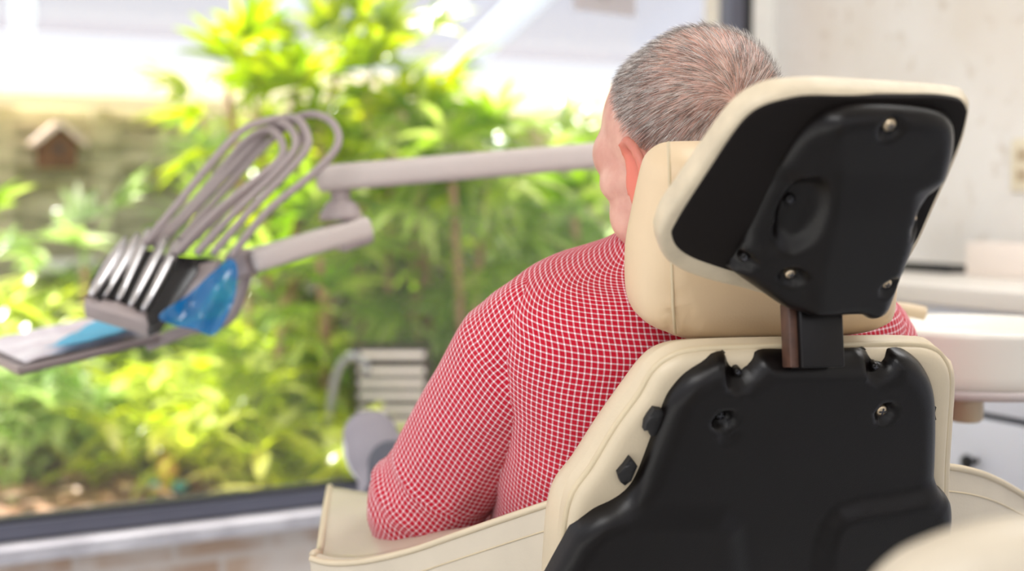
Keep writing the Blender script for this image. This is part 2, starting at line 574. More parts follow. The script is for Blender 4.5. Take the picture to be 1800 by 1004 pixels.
def shell(pl, Q, thick, r=0.01, feat=None, spacing=0.006, back_r=0.0):
    """solid whose camera-side face is a height field over outline Q with rounded rim"""
    m = len(Q)
    tang = np.roll(Q, -1, axis=0) - np.roll(Q, 1, axis=0)
    tang /= np.linalg.norm(tang, axis=1)[:, None] + 1e-12
    area = 0.5 * np.sum(Q[:, 0] * np.roll(Q[:, 1], -1) - np.roll(Q[:, 0], -1) * Q[:, 1])
    nrm = np.stack([-tang[:, 1], tang[:, 0]], 1) * (1 if area > 0 else -1)
    rings = [Q]
    for k in (0.06, 0.18, 0.36, 0.6, 1.0):
        R = Q + nrm * (r * k)
        ok = inside(R, Q) & (seg_dist(R, Q) > r * k * 0.92)
        rings.append(R[ok])
    lo, hi = Q.min(0), Q.max(0)
    gx, gy = np.meshgrid(np.arange(lo[0], hi[0], spacing), np.arange(lo[1], hi[1], spacing))
    gx = gx + (np.arange(gx.shape[0]) % 2)[:, None] * spacing * 0.5
    G = np.stack([gx.ravel(), gy.ravel()], 1)
    G = G[inside(G, Q)]
    G = G[seg_dist(G, Q) > r + spacing * 0.5]
    P = np.concatenate(rings + [G])
    res = geometry.delaunay_2d_cdt([V(p) for p in P], [(i, (i + 1) % m) for i in range(m)], [], 1, 1e-7)
    P2 = np.array([(v.x, v.y) for v in res[0]])
    D = seg_dist(P2, Q)
    dd = np.clip(D, 0, r)
    H = -r + np.sqrt(np.maximum(0, r * r - (r - dd) ** 2))
    if feat is not None: H = H + feat(P2, D)
    vs = [pl.pt(p, h) for p, h in zip(P2, H)]
    fs = [list(f) for f in res[2]]
    # boundary side wall and back
    bidx = list(range(m))
    orig = res[3]
    look = {}
    for i, o in enumerate(orig):
        for k in o: look[k] = i
    ring = [look[i] for i in range(m)]
    base = len(vs)
    prev = ring
    layers = [(-thick + back_r, 0.0)]
    if back_r > 0:
        for k in range(1, 6):
            a = k / 5 * PI / 2
            layers.append((-thick + back_r - back_r * math.sin(a), back_r * (1 - math.cos(a))))
    for h, ins in layers:
        st = len(vs)
        for p, nn in zip(Q, nrm):
            vs.append(pl.pt(p + nn * ins, h))
        cur = list(range(st, st + m))
        for i in range(m):
            j = (i + 1) % m
            fs.append([prev[i], prev[j], cur[j], cur[i]])
        prev = cur
    fs.append(prev)
    return vs, fs

def feats(pl, items):
    """surface features given by centre/outline on the photo, applied in plane units"""
    prep = []
    for it in items:
        if it[0] == 'dimple':       # ('dimple', (px,py), ru, rv, depth, rot)
            prep.append((it[0], np.array(pl.hit(*it[1])), it[2], it[3], it[4], it[5] if len(it) > 5 else 0))
        elif it[0] in ('region', 'ramp'):
            prep.append((it[0], np.array([pl.hit(*p) for p in it[1]]), it[2], it[3]))
        elif it[0] == 'tilt':       # heights fall off to one side of a line
            prep.append((it[0], np.array(pl.hit(*it[1])), np.array(pl.hit(*it[2])), it[3], it[4], it[5]))
    def f(P, D):
        H = np.zeros(len(P))
        for it in prep:
            if it[0] == 'dimple':
                q = P - it[1]
                c, s = math.cos(it[5]), math.sin(it[5])
                x = (q[:, 0] * c + q[:, 1] * s) / it[2]; y = (-q[:, 0] * s + q[:, 1] * c) / it[3]
                rr = np.sqrt(x * x + y * y)
                H += it[4] * (1 - sstep((rr - 0.55) / 0.45))
            elif it[0] == 'region':
                ins = inside(P, it[1]); d = seg_dist(P, it[1]); d = np.where(ins, d, -d)
                H += it[2] * sstep(d / it[3] * 0.5 + 0.5)
            elif it[0] == 'tilt':
                a, b = it[1], it[2]
                t = (b - a) / np.linalg.norm(b - a); nn = np.array([-t[1], t[0]])
                d = (P - a) @ nn
                H += it[3] * np.clip(d / it[4], 0, 1) ** it[5]
        return H
    return f

def screw(name, pl, px, h, parent, rad=0.0045, mat='steel', fe=None):
    uv = pl.hit(*px)
    if fe is not None: h = float(fe(np.array([uv]), None)[0]) + h
    c = pl.pt(uv, h)
    prof = [(0.0005, 0.0025), (rad * 0.5, 0.0024), (rad * 0.85, 0.0016), (rad, 0.0004), (rad, -0.006)]
    g = lathe_geo(prof[::-1], c, pl.n, pl.r, 20)
    b1 = box_geo(c + pl.n * 0.0024, pl.r, pl.u, pl.n, rad * 0.6, rad * 0.12, 0.0006)
    o = obj(name, *g, M[mat], parent)
    s = obj('cross_slot', *join(b1, box_geo(c + pl.n * 0.0024, pl.r, pl.u, pl.n, rad * 0.12, rad * 0.6, 0.0006)), M['dark'], o)
    return o

# ------------------------------------------------------------------ chair frame of reference
HEAD_A = math.radians(19)
F = V((-math.sin(HEAD_A), math.cos(HEAD_A), 0))
R = V((math.cos(HEAD_A), math.sin(HEAD_A), 0))
def axes(t):
    t = math.radians(t)
    return (-F * math.sin(t) + Z * math.cos(t))
# ------------------------------------------------------------------ dental chair
BP = Plane(at(1400, 800, 1.33), R, axes(25))
chair_loc = V((BP.o.x - 0.10, BP.o.y + 0.34, 0))
chair = empty('dental_chair', chair_loc, 'reclined cream vinyl dental chair with black moulded back the man sits in', 'dental chair')

# --- backrest: cushion, piping, inner back panel, moulded black cover
cush_px = [(955, 1004), (968, 880), (1010, 815), (1055, 745), (1100, 682), (1128, 645), (1158, 620), (1205, 606), (1300, 602), (1450, 599), (1590, 597), (1640, 603), (1664, 624), (1675, 660), (1671, 740), (1666, 830), (1664, 1000), (1662, 1180), (1300, 1200), (940, 1190)]
PC = BP.moved(-0.030)
Qc = smooth_outline(PC, cush_px, 0.006, front=0.012, back=0.05)
g = shell(PC, Qc, 0.085, 0.012, spacing=0.012, back_r=0.035)
backrest = obj('backrest_cushion', *g, M['vinyl'], chair, sharp=60)
inner_px = [(985, 1004), (1000, 880), (1040, 815), (1082, 745), (1122, 690), (1145, 650), (1175, 626), (1215, 614), (1300, 609), (1450, 606), (1588, 604), (1634, 610), (1656, 630), (1666, 662), (1662, 740), (1657, 830), (1655, 1000), (1652, 1170), (1300, 1190), (970, 1180)]
PI_ = BP.moved(-0.020)
Qi = smooth_outline(PI_, inner_px, 0.006, front=0.012, back=0.014)
g = shell(PI_, Qi, 0.03, 0.012, spacing=0.012)
panel = obj('back_panel', *g, M['vinyl'], chair, sharp=60)
Ps = BP.moved(-0.0335)
Qp = smooth_outline(Ps, inner_px, 0.006, front=0.0, back=0.001)
g = tube_geo([Ps.pt(q * 1.0, 0.001) for q in np.concatenate([Qp, Qp[:1]])], 0.0035, 8, False)
obj('piping', *g, M['piping'], panel)

cover_px = [(1165, 712), (1178, 686), (1205, 656), (1240, 636), (1268, 624), (1281, 627), (1291, 637), (1302, 644), (1313, 643), (1323, 635), (1333, 625), (1347, 620), (1390, 620), (1460, 619), (1520, 618), (1534, 626), (1543, 635), (1551, 637), (1558, 628), (1567, 619), (1588, 618), (1612, 632), (1630, 658), (1640, 692), (1642, 740), (1641, 800), (1640, 846), (1652, 858), (1660, 880), (1658, 940), (1655, 1010), (1652, 1090), (1648, 1160), (1300, 1180), (900, 1160), (925, 1080), (965, 1004), (992, 955), (1012, 922), (1042, 896), (1075, 880), (1100, 862), (1118, 836), (1140, 780)]
Qv = smooth_outline(BP, cover_px, 0.004, 12, front=0.016, back=0.019)
fe = feats(BP, [
    ('region', [(1440, 1200), (1441, 1004), (1446, 955), (1456, 925), (1475, 900), (1510, 889), (1580, 878), (1640, 864), (1700, 850), (1720, 1200)], 0.011, 0.012),
    ('region', [(900, 1200), (940, 1004), (1020, 925), (1075, 900), (1120, 907), (1200, 908), (1268, 907), (1292, 930), (1300, 1004), (1300, 1200)], 0.006, 0.014),
    ('region', [(1345, 500), (1352, 625), (1366, 648), (1385, 652), (1500, 652), (1522, 648), (1534, 620), (1540, 500)], -0.007, 0.008),
    ('dimple', (1306, 660), 0.017, 0.022, -0.014),
    ('dimple', (1547, 648), 0.013, 0.018, -0.012),
    ('dimple', (1275, 742), 0.0135, 0.0125, -0.013),
    ('dimple', (1558, 728), 0.0125, 0.0125, -0.009),
    ('dimple', (1282, 768), 0.012, 0.010, -0.0025),
])
g = shell(BP, Qv, 0.026, 0.019, fe, spacing=0.0042)
cover = obj('back_cover', *g, M['black'], chair, sharp=75)
cover['label'] = 'black moulded plastic cover on the back of the backrest'
screw('screw', BP, (1557, 730), 0.001, cover, 0.0062, 'steel', fe)
screw('screw', BP, (1275, 742), 0.001, cover, 0.0058, 'black', fe)
screw('screw', BP, (1308, 668), 0.0, cover, 0.004, 'black', fe)
screw('screw', BP, (1549, 656), 0.0, cover, 0.004, 'black', fe)
# torn clips along the left edge and two small ones on the right
def clip(pts, th=0.006):
    P_ = BP.moved(-0.012)
    q = np.array([P_.hit(*p) for p in pts])
    return obj('edge_clip', *shell(P_, q, th + 0.008, 0.002, spacing=0.004), M['black_rough'], cover, sharp=40)
clip([(1142, 735), (1152, 722), (1166, 724), (1170, 735), (1155, 768), (1146, 770), (1141, 758), (1134, 760), (1136, 745)])
clip([(1100, 822), (1110, 808), (1116, 814), (1122, 822), (1112, 846), (1100, 856), (1092, 850), (1088, 836)])
clip([(1644, 716), (1648, 718), (1645, 728), (1648, 740), (1643, 742), (1640, 729)])
clip([(1641, 792), (1643, 796), (1643, 806), (1640, 810), (1638, 800)])

# --- headrest: front pad, bound back plate with cloth, moulded cover, bar
HP = Plane(at(1430, 330, 1.20), R, axes(47))
rim_px = [(1150, 400), (1153, 378), (1165, 352), (1190, 316), (1240, 243), (1278, 192), (1310, 164), (1350, 146), (1400, 140), (1450, 139), (1550, 145), (1640, 151), (1686, 157), (1699, 165), (1702, 182), (1701, 200), (1690, 245), (1668, 300), (1640, 362), (1614, 420), (1592, 458), (1570, 500), (1540, 530), (1450, 535), (1360, 518), (1300, 502), (1250, 490), (1205, 475), (1175, 457), (1157, 430)]
Qr = smooth_outline(HP, rim_px, 0.004, 10, front=0.006, back=0.016)
g = shell(HP, Qr, 0.024, 0.007, spacing=0.008, back_r=0.008)
plate = obj('headrest_back_plate', *g, M['rim'], chair, sharp=70)
plate['label'] = 'tilted headrest back plate with a cream bound edge'
cloth_px = [(1181, 414), (1184, 402), (1205, 365), (1245, 303), (1288, 238), (1318, 203), (1350, 185), (1390, 175), (1430, 171), (1500, 172), (1600, 172), (1655, 173), (1690, 180), (1700, 193), (1700, 205), (1689, 246), (1667, 300), (1639, 362), (1613, 420), (1590, 456), (1567, 495), (1535, 520), (1450, 522), (1360, 500), (1300, 482), (1255, 468), (1215, 453), (1190, 435)]
P1 = HP.moved(0.0015)
Ql = smooth_outline(P1, cloth_px, 0.004, 10)
obj('backing_cloth', *shell(P1, Ql, 0.005, 0.0015, spacing=0.01), M['cloth_black'], plate, sharp=60)

hc_px = [(1292, 500), (1293, 485), (1306, 455), (1325, 412), (1345, 355), (1365, 302), (1385, 256), (1404, 222), (1428, 194), (1458, 176), (1500, 168), (1560, 168), (1620, 173), (1650, 186), (1668, 212), (1673, 246), (1668, 288), (1655, 318), (1638, 332), (1625, 342), (1619, 362), (1608, 405), (1594, 446), (1580, 478), (1570, 510), (1558, 535), (1540, 546), (1514, 548), (1504, 541), (1470, 541), (1440, 546), (1400, 548), (1378, 546), (1345, 530), (1312, 513)]
P2 = Plane(HP.pt(HP.hit(1480, 340), 0.030), R, axes(39))
Qh = smooth_outline(P2, hc_px, 0.0035, 12, front=0.012, back=0.022)
fe = feats(P2, [
    ('tilt', (1432, 560), (1462, 172), -0.040, 0.10, 1.0),
    ('region', [(1400, 100), (1462, 180), (1458, 240), (1462, 300), (1448, 400), (1432, 470), (1426, 560), (1540, 570), (1560, 545), (1600, 440), (1618, 340), (1660, 320), (1690, 220), (1640, 140)], 0.006, 0.010),
    ('dimple', (1418, 392), 0.020, 0.050, -0.013, 0.08),
    ('dimple', (1378, 400), 0.026, 0.056, -0.006, 0.08),
    ('dimple', (1562, 222), 0.0125, 0.0125, -0.006),
    ('dimple', (1400, 500), 0.013, 0.013, -0.007),
    ('dimple', (1328, 497), 0.012, 0.012, -0.008),
    ('dimple', (1561, 500), 0.011, 0.012, -0.007),
    ('dimple', (1618, 388), 0.009, 0.020, -0.010, 0.0),
    ('region', [(1450, 262), (1640, 262), (1700, 340), (1400, 340)], -0.0025, 0.03),
])
g = shell(P2, Qh, 0.042, 0.014, fe, spacing=0.0034)
hcov = obj('headrest_cover', *g, M['black'], chair, sharp=75)
hcov['label'] = 'black moulded headrest cover held by small screws'
screw('screw', P2, (1562, 218), 0.0015, hcov, 0.0055, 'steel', fe)
screw('screw', P2, (1400, 499), 0.0015, hcov, 0.0052, 'steel', fe)
screw('screw', P2, (1331, 492), 0.001, hcov, 0.005, 'black', fe)
screw('screw', P2, (1558, 498), 0.0015, hcov, 0.0048, 'steel', fe)
screw('screw', P2, (1410, 384), 0.001, hcov, 0.0055, 'black', fe)
screw('screw', P2, (1608, 392), 0.001, hcov, 0.0045, 'steel', fe)

# pad in front of the plate
PP = Plane(at(1330, 430, 1.345), R, axes(18))
pad_px = [(1124, 305), (1133, 278), (1150, 259), (1175, 249), (1240, 247), (1330, 245), (1450, 245), (1530, 262), (1560, 310), (1568, 400), (1566, 500), (1558, 548), (1535, 568), (1490, 582), (1400, 590), (1300, 593), (1215, 592), (1175, 584), (1145, 572), (1116, 548), (1102, 522), (1098, 480), (1100, 425), (1111, 365)]
Qd = smooth_outline(PP, pad_px, 0.005, 10, front=0.034, back=0.055)
fe = feats(PP, [
    ('region', [(1183, 200), (1181, 400), (1182, 500), (1186, 620), (1700, 640), (1700, 200)], 0.003, 0.006),
    ('dimple', (1186, 575), 0.006, 0.030, -0.004, 0.25),
    ('dimple', (1200, 545), 0.012, 0.040, -0.003, 0.55),
])
g = shell(PP, Qd, 0.080, 0.036, fe, spacing=0.006, back_r=0.03)
pad = obj('headrest_pad', *g, M['vinyl_pad'], chair, sharp=80)
pad['label'] = 'thick tan cream pad behind the head and neck'
seam = [(1176, 250), (1178, 300), (1180, 380), (1182, 470), (1184, 540), (1188, 588)]
g = tube_geo([PP.pt(PP.hit(*p), -0.0015) for p in seam], 0.0016, 6)
obj('seam', *g, M['piping'], pad)

# bar between cover and headrest
UB = axes(-6)
PBr = Plane(at(1445, 600, 1.278), R, UB)
c0 = PBr.pt(PBr.hit(1445, 588)); 
bw = (PBr.hit(1483, 590)[0] - PBr.hit(1407, 590)[0]) / 2
g = box_geo(c0 - PBr.n * 0.010, PBr.r, PBr.u, PBr.n, bw, 0.030, 0.011, 0.002)
bar = obj('headrest_bar', *g, M['black'], chair, sharp=40)
g = box_geo(c0 - PBr.r * (bw + 0.0035) - PBr.n * 0.013, PBr.r, PBr.u, PBr.n, 0.0045, 0.029, 0.008, 0.0015)
obj('bar_edge', *g, M['bar_edge'], bar)

# --- the two padded arm wings
def wing(name, top, drop, inner, rows_in=10, label=None, mat='vinyl_wing'):
    """top: list of 3-D points of the upper edge; drop: outward/down vectors of the back face; inner: forward/down vectors of the arm pad"""
    T = crom(top, 10)
    Dn = crom(drop, 10); In = crom(inner, 10)
    rows = []
    th = 0.016
    for i, p in enumerate(T):
        t = (T[min(i + 1, len(T) - 1)] - T[max(i - 1, 0)]).normalized()
        d = Dn[i]; f = In[i]
        out = (t.cross(d)).normalized()
        if out.dot(V((0, -1, 0))) < 0: out = -out
        row = []
        for k in range(9):                                   # back face, bottom to top
            s = 1 - k / 8
            bulge = math.sin(min(1, s * 1.2) * PI) * 0.012
            row.append(p + d * s + out * (bulge))
        for k in range(1, 7):                                # rolled edge
            a = k / 6 * PI
            row.append(p + out * (th / 2 * math.cos(a) - th / 2) + Z * (th / 2 * math.sin(a)))
        for k in range(1, rows_in + 1):                      # down into the trough and forward
            s = k / rows_in
            w = sstep(np.array([s * 1.5]))[0]
            fz = f.z * float(w) 
            row.append(p - out * th + V((f.x * s, f.y * s, fz)))
        rows.append(row)
    n = len(rows[0])
    vs = [q for r in rows for q in r]
    fs = []
    for i in range(len(rows) - 1):
        for k in range(n - 1):
            fs.append([i * n + k, i * n + k + 1, (i + 1) * n + k + 1, (i + 1) * n + k])
    o = obj(name, vs, fs, M[mat], chair)
    sm = o.modifiers.new('thick', 'SOLIDIFY'); sm.thickness = 0.006; sm.offset = -1 if name else -1
    if label: o['label'] = label
    # welt along the upper edge and stitch row
    obj('piping', *tube_geo([r[9] + Z * 0.0015 for r in rows], 0.0038, 8), M['vinyl'], o)
    obj('stitching', *tube_geo([r[7] * 0.62 + r[8] * 0.38 + (r[9] - r[11]).normalized() * 0.0005 for r in rows], 0.0009, 5), M['piping'], o)
    return o, rows

lt = [at(1092, 858, 1.335), at(1060, 866, 1.35), at(1000, 884, 1.385), at(900, 917, 1.44), at(800, 951, 1.49), at(720, 978, 1.53), at(640, 996, 1.56), at(580, 999, 1.585), at(545, 991, 1.60)]
ld = [V((0.02, 0.05, -0.26))] * 7 + [V((0.03, 0.05, -0.22)), V((0.04, 0.05, -0.18))]
far = at(567, 866, 1.93); cor = at(545, 991, 1.60)
li = []
for i, p in enumerate(lt):
    s = i / (len(lt) - 1)
    li.append(V((-0.03 - 0.01 * s, 0.30 + 0.03 * s, -0.10 * (1 - s) - 0.012 * s + (far.z - cor.z) * s * 0.6)))
for i in range(3, 9):
    li[i].z = 0.722 - lt[i].z
li[-1] = far - cor + V((0, 0, 0.0))
lw, lrows = wing('arm_wing', lt, ld, li, label='left arm wing in grey cream vinyl under the elbow')
obj('piping', *tube_geo([r for r in lrows[-1][10:]], 0.0045, 8), M['vinyl'], lw)
rt = [at(1630, 826, 1.46), at(1660, 829, 1.48), at(1700, 835, 1.51), at(1740, 847, 1.55), at(1780, 867, 1.60), at(1830, 900, 1.66), at(1880, 945, 1.72), at(1930, 1000, 1.76)]
rd = [V((0.0, 0.03, -0.26))] * 8
ri = [V((-0.03 - 0.1 * i / 7, 0.28, -0.10)) for i in range(8)]
rw, rrows = wing('arm_wing', rt, rd, ri, label='right arm wing in grey cream vinyl')

# --- seat, leg rest, pedestal (mostly hidden)
SB = BP.o - axes(25) * 0.50 + F * 0.11
def slab(name, c, u, hw, hl, th, mat='vinyl', par=chair, bev=0.03):
    ax = R; ay = u; az = R.cross(u)
    return obj(name, *box_geo(c, ax, ay, az, hw, hl, th, bev, 5), M[mat], par)
seat_o = slab('seat_cushion', V((SB.x, SB.y, 0.42)) + F * 0.22, (F + Z * 0.12).normalized(), 0.25, 0.27, 0.05)
leg_c = V((SB.x, SB.y, 0.46)) + F * 0.78 + R * 0.06
slab('leg_rest', leg_c, (F + Z * 0.10).normalized(), 0.14, 0.32, 0.04)
ped = obj('pedestal', *box_geo(V((SB.x, SB.y, 0.20)) + F * 0.25, R, F, Z, 0.11, 0.16, 0.18, 0.03), M['unit'], chair)
obj('foot_plate', *box_geo(V((SB.x, SB.y, 0.02)) + F * 0.25, R, F, Z, 0.24, 0.42, 0.02, 0.015), M['unit'], chair)
# ------------------------------------------------------------------ the man
TU = axes(22)
TW = R.cross(TU) * -1.0            # towards his front
T0 = V((0.213, 1.555, 0.995))
def tp(r, u, w):
    return T0 + R * r + TU * u + TW * w

HYAW = math.radians(37)
pit = math.radians(12)
HF0 = V((-math.sin(HYAW), math.cos(HYAW), 0)); HR = V((math.cos(HYAW), math.sin(HYAW), 0))
HF = HF0 * math.cos(pit) - Z * math.sin(pit)
HU = HR.cross(HF)
H0 = at(1209, 219, 1.52)
def hp(x, y, z):
    return H0 + HR * x + HF * y + HU * z
def hloc(p):
    d = V(p) - H0
    return d.dot(HR), d.dot(HF), d.dot(HU)

def hell(c, r):
    return ell_geo(hp(*c), HR, HF, HU, r, 28, 18)
headgeo = [
    hell((0, 0.0, 0.0), (0.084, 0.104, 0.092)),         # skull
    hell((0, -0.025, 0.018), (0.082, 0.084, 0.078)),
    hell((0, 0.034, -0.055), (0.070, 0.066, 0.082)),    # face
    hell((0, 0.040, -0.115), (0.056, 0.056, 0.042)),    # jaw
    hell((0, 0.082, -0.140), (0.024, 0.018, 0.018)),    # chin
    hell((0, 0.088, -0.012), (0.058, 0.020, 0.016)),    # brow
    hell((-0.058, 0.048, -0.050), (0.020, 0.034, 0.024)), hell((0.058, 0.048, -0.050), (0.020, 0.034, 0.024)),
    hell((-0.046, 0.058, -0.018), (0.030, 0.036, 0.034)), hell((0.046, 0.058, -0.018), (0.030, 0.036, 0.034)), hell((-0.048, 0.044, -0.086), (0.022, 0.040, 0.036)), hell((0.048, 0.044, -0.086), (0.022, 0.040, 0.036)),
    hell((0, 0.098, -0.108), (0.026, 0.012, 0.006)), hell((0, 0.098, -0.118), (0.022, 0.012, 0.006)),
    capsule_geo([hp(0, 0.096, -0.020), hp(0, 0.116, -0.060), hp(0, 0.122, -0.078)], [0.010, 0.011, 0.015]),
    hell((-0.015, 0.108, -0.082), (0.010, 0.010, 0.009)), hell((0.015, 0.108, -0.082), (0.010, 0.010, 0.009)),
    hell((-0.032, 0.086, -0.034), (0.014, 0.013, 0.010)), hell((0.032, 0.086, -0.034), (0.014, 0.013, 0.010)),
    capsule_geo([hp(0, -0.030, -0.07), hp(0, -0.030, -0.13), tp(0, 0.06, 0.02), tp(0, -0.02, 0.01)], [0.062, 0.060, 0.060, 0.068]),
]
for s in (-1, 1):   # ears: upright shells turned out from the head
    ear = crom([(s * 0.086, 0.012, -0.030), (s * 0.097, 0.010, -0.012), (s * 0.104, -0.006, -0.012), (s * 0.108, -0.022, -0.032), (s * 0.104, -0.022, -0.060), (s * 0.096, -0.010, -0.082), (s * 0.088, 0.004, -0.098), (s * 0.082, 0.012, -0.092)], 5)
    ear = [V(p) + V((0, -0.012, -0.014)) for p in ear]
    headgeo.append(capsule_geo([hp(*p) for p in ear], [0.0062] * len(ear)))
    headgeo.append(ell_geo(hp(s * 0.092, -0.016, -0.066), (HR * s + HF * -0.5).normalized(), (HF + HR * s * 0.5).normalized(), HU, (0.006, 0.020, 0.038), 16, 12))
    headgeo.append(hell((s * 0.086, -0.008, -0.104), (0.008, 0.009, 0.013)))

# limbs and trunk under the clothes
SHL = at(938, 612, 1.54); ELL = at(748, 893, 1.69); WRL = V((0.02, 1.93, 0.79))
SHR = tp(0.195, -0.05, 0.0); ELR = SHR + R * 0.10 + F * 0.13 - Z * 0.22; WRR = V((0.19, 2.05, 0.79))
HIP = T0 - TU * 0.50 + TW * 0.02
hipL = HIP - R * 0.095; hipR = HIP + R * 0.095
ANL = V((-0.200, 2.42, 0.600)); ANR = V((-0.05, 2.48, 0.600))
KNL = (hipL + ANL) / 2 + Z * 0.085 - R * 0.02; KNR = (hipR + ANR) / 2 + Z * 0.085
trunk = [
    ell_geo(tp(0, -0.12, 0), R, TU, TW, (0.155, 0.16, 0.085)), ell_geo(tp(0, -0.33, 0.01), R, TU, TW, (0.140, 0.18, 0.085)),
    ell_geo(HIP, R, TU, TW, (0.15, 0.11, 0.09)),
    capsule_geo([tp(-0.13, -0.05, 0), SHL, SHL.lerp(ELL, 0.5), ELL, ELL.lerp(WRL, 0.4), WRL], [0.05, 0.05, 0.043, 0.036, 0.034, 0.024]),
    capsule_geo([tp(0.13, -0.05, 0), SHR, SHR.lerp(ELR, 0.5), ELR, ELR.lerp(WRR, 0.4), WRR], [0.05, 0.05, 0.043, 0.036, 0.034, 0.024]),
    capsule_geo([hipL, KNL, KNL.lerp(ANL, 0.4), ANL], [0.080, 0.052, 0.048, 0.034]),
    capsule_geo([hipR, KNR, KNR.lerp(ANR, 0.4), ANR], [0.080, 0.052, 0.048, 0.034]),
    capsule_geo([ANL, ANL + F * 0.03 + Z * 0.06], [0.032, 0.028]), capsule_geo([ANR, ANR + F * 0.03 + Z * 0.06], [0.032, 0.028]),
]
def hand(wr, d, side, pn):
    """palm, four unequal curled fingers and a thumb leaving the side of the palm"""
    d = d.normalized(); pn = pn.normalized(); sd = d.cross(pn).normalized() * side
    g = []
    for k in range(4):
        o = (k - 1.5) * 0.019
        g.append(capsule_geo([wr + d * 0.005 + sd * o * 0.6, wr + d * 0.088 + sd * o], [0.015, 0.0115]))
        L = (0.072, 0.080, 0.075, 0.058)[k]
        b = wr + d * 0.088 + sd * o
        m1 = b + (d * 0.92 - pn * 0.38).normalized() * L * 0.45
        m2 = m1 + (d * 0.70 - pn * 0.70).normalized() * L * 0.32
        m3 = m2 + (d * 0.40 - pn * 0.90).normalized() * L * 0.25
        g.append(capsule_geo([b, m1, m2, m3], [0.0105, 0.0095, 0.0085, 0.0075]))
    tb = wr + d * 0.022 - sd * 0.026
    t1 = tb + (d * 0.75 - sd * 0.65).normalized() * 0.040
    t2 = t1 + (d * 0.95 - sd * 0.20 - pn * 0.2).normalized() * 0.030
    g.append(capsule_geo([tb, t1, t2, t2 + (d - pn * 0.3).normalized() * 0.022], [0.015, 0.0115, 0.010, 0.0085]))
    return g
trunk += hand(WRL, R * 0.85 + F * 0.5 - Z * 0.05, -1, Z)
trunk += hand(WRR, R * -0.75 + F * 0.6 - Z * 0.05, 1, Z)

bv, bf = remesh_geo(join(*(headgeo + trunk)), 0.0045, 5)
person = obj('person', bv, bf, M['skin'])
tag(person, 'older man with short grey hair in a red checked shirt, seated facing the window', 'person')
# colour tint: red = ear blush, green = stubble under hair
me = person.data
att = me.attributes.new('tint', 'FLOAT_COLOR', 'POINT')
org = ROOT_LOC[person]
def hairline(x, y):
    """lowest head-local z with hair at forward position y"""
    pts = [(-0.12, -0.100), (-0.06, -0.098), (-0.035, -0.062), (-0.020, -0.048), (0.000, -0.030), (0.015, -0.008), (0.030, 0.026), (0.045, 0.050), (0.070, 0.060), (0.085, 0.066), (0.12, 0.2)]
    for (a, za), (b, zb) in zip(pts[:-1], pts[1:]):
        if a <= y <= b: return za + (zb - za) * (y - a) / (b - a)
    return -0.1 if y < 0 else 0.2
WH = (-0.030, -0.098, -0.004)
for i, v in enumerate(me.vertices):
    p = v.co + org
    x, y, z = hloc(p)
    r = g_ = 0.0
    if abs(x) < 0.14 and abs(y) < 0.16 and -0.2 < z < 0.14:
        if abs(x) > 0.086 and -0.13 < z < -0.015 and -0.06 < y < 0.02: r = min(1, (abs(x) - 0.086) / 0.008)
        k = (z - hairline(x, y)) / 0.035
        top = math.exp(-((x + 0.012) ** 2 + (y + 0.055) ** 2 + (z - 0.055) ** 2) / 0.0048)
        g_ = max(0, min(1, k)) * (1 - 0.9 * top)
    att.data[i].color = (r, g_, 0, 1)

# hair: individual short strands flowing out from the crown whorl
ev = me
tri_c, tri_n, tri_a = [], [], []
for p in me.polygons:
    c = p.center + org
    x, y, z = hloc(c)
    if abs(x) > 0.1 or z < -0.11 or z > 0.13 or abs(y) > 0.13: continue
    if abs(x) > 0.088 and z < -0.015 and -0.06 < y < 0.02: continue
    k = (z - hairline(x, y)) / 0.03
    if k < 0: continue
    wd = math.sqrt((x - WH[0]) ** 2 + (y - WH[1]) ** 2 + (z - WH[2]) ** 2)
    top = math.exp(-((x + 0.012) ** 2 + (y + 0.055) ** 2 + (z - 0.055) ** 2) / 0.0052)
    dens = min(1, 0.12 + k * 0.9) * (1 - 0.82 * top)
    if k < 0.8 and y > 0.0: dens *= 0.45
    tri_c.append((c, [me.vertices[i].co + org for i in p.vertices])); tri_n.append(p.normal.copy()); tri_a.append(p.area * dens)
w = np.array(tri_a); w /= w.sum()
NH, NP = 30000, 5
pick = np.random.choice(len(tri_c), NH, p=w)
pos = np.zeros((NH, NP, 3), np.float32)
for h, i in enumerate(pick):
    vsx = tri_c[i][1]; n_ = tri_n[i]
    a, b = random.random(), random.random()
    if len(vsx) == 4:
        p = vsx[0].lerp(vsx[1], a).lerp(vsx[3].lerp(vsx[2], a), b)
    else:
        p = tri_c[i][0].copy()
    x, y, z = hloc(p)
    dv = HR * (x - WH[0]) + HF * (y - WH[1]) + HU * (z - WH[2])
    sw = n_.cross(dv) * 0.35                       # slight swirl
    dv = (dv + sw).normalized()
    side = min(1, abs(x) / 0.08)
    dv = dv + HF * 0.35 - HU * 0.25 * side
    dv = dv - n_ * dv.dot(n_)
    dv = dv.normalized()
    low = max(0, min(1, (z - hairline(x, y)) / 0.05))
    L = (0.005 + 0.010 * low) * random.uniform(0.7, 1.25)
    if y > 0.05 and z > 0.02: L *= 1.9
    rnd = V((random.gauss(0, 1), random.gauss(0, 1), random.gauss(0, 1))) * 0.16
    d0 = (n_ * (0.42 + random.uniform(-.1, .15)) + dv + rnd).normalized()
    d1 = (n_ * 0.05 + dv + rnd * 0.7).normalized()
    q = p - n_ * 0.001
    for k in range(NP):
        pos[h, k] = q
        q = q + d0.lerp(d1, k / (NP - 1)) * (L / (NP - 1))
hc = bpy.data.hair_curves.new('hair')
hc.add_curves([NP] * NH)
hc.attributes['position'].data.foreach_set('vector', (pos - np.array(org, np.float32)).ravel())
ra = hc.attributes.get('radius') or hc.attributes.new('radius', 'FLOAT', 'POINT')
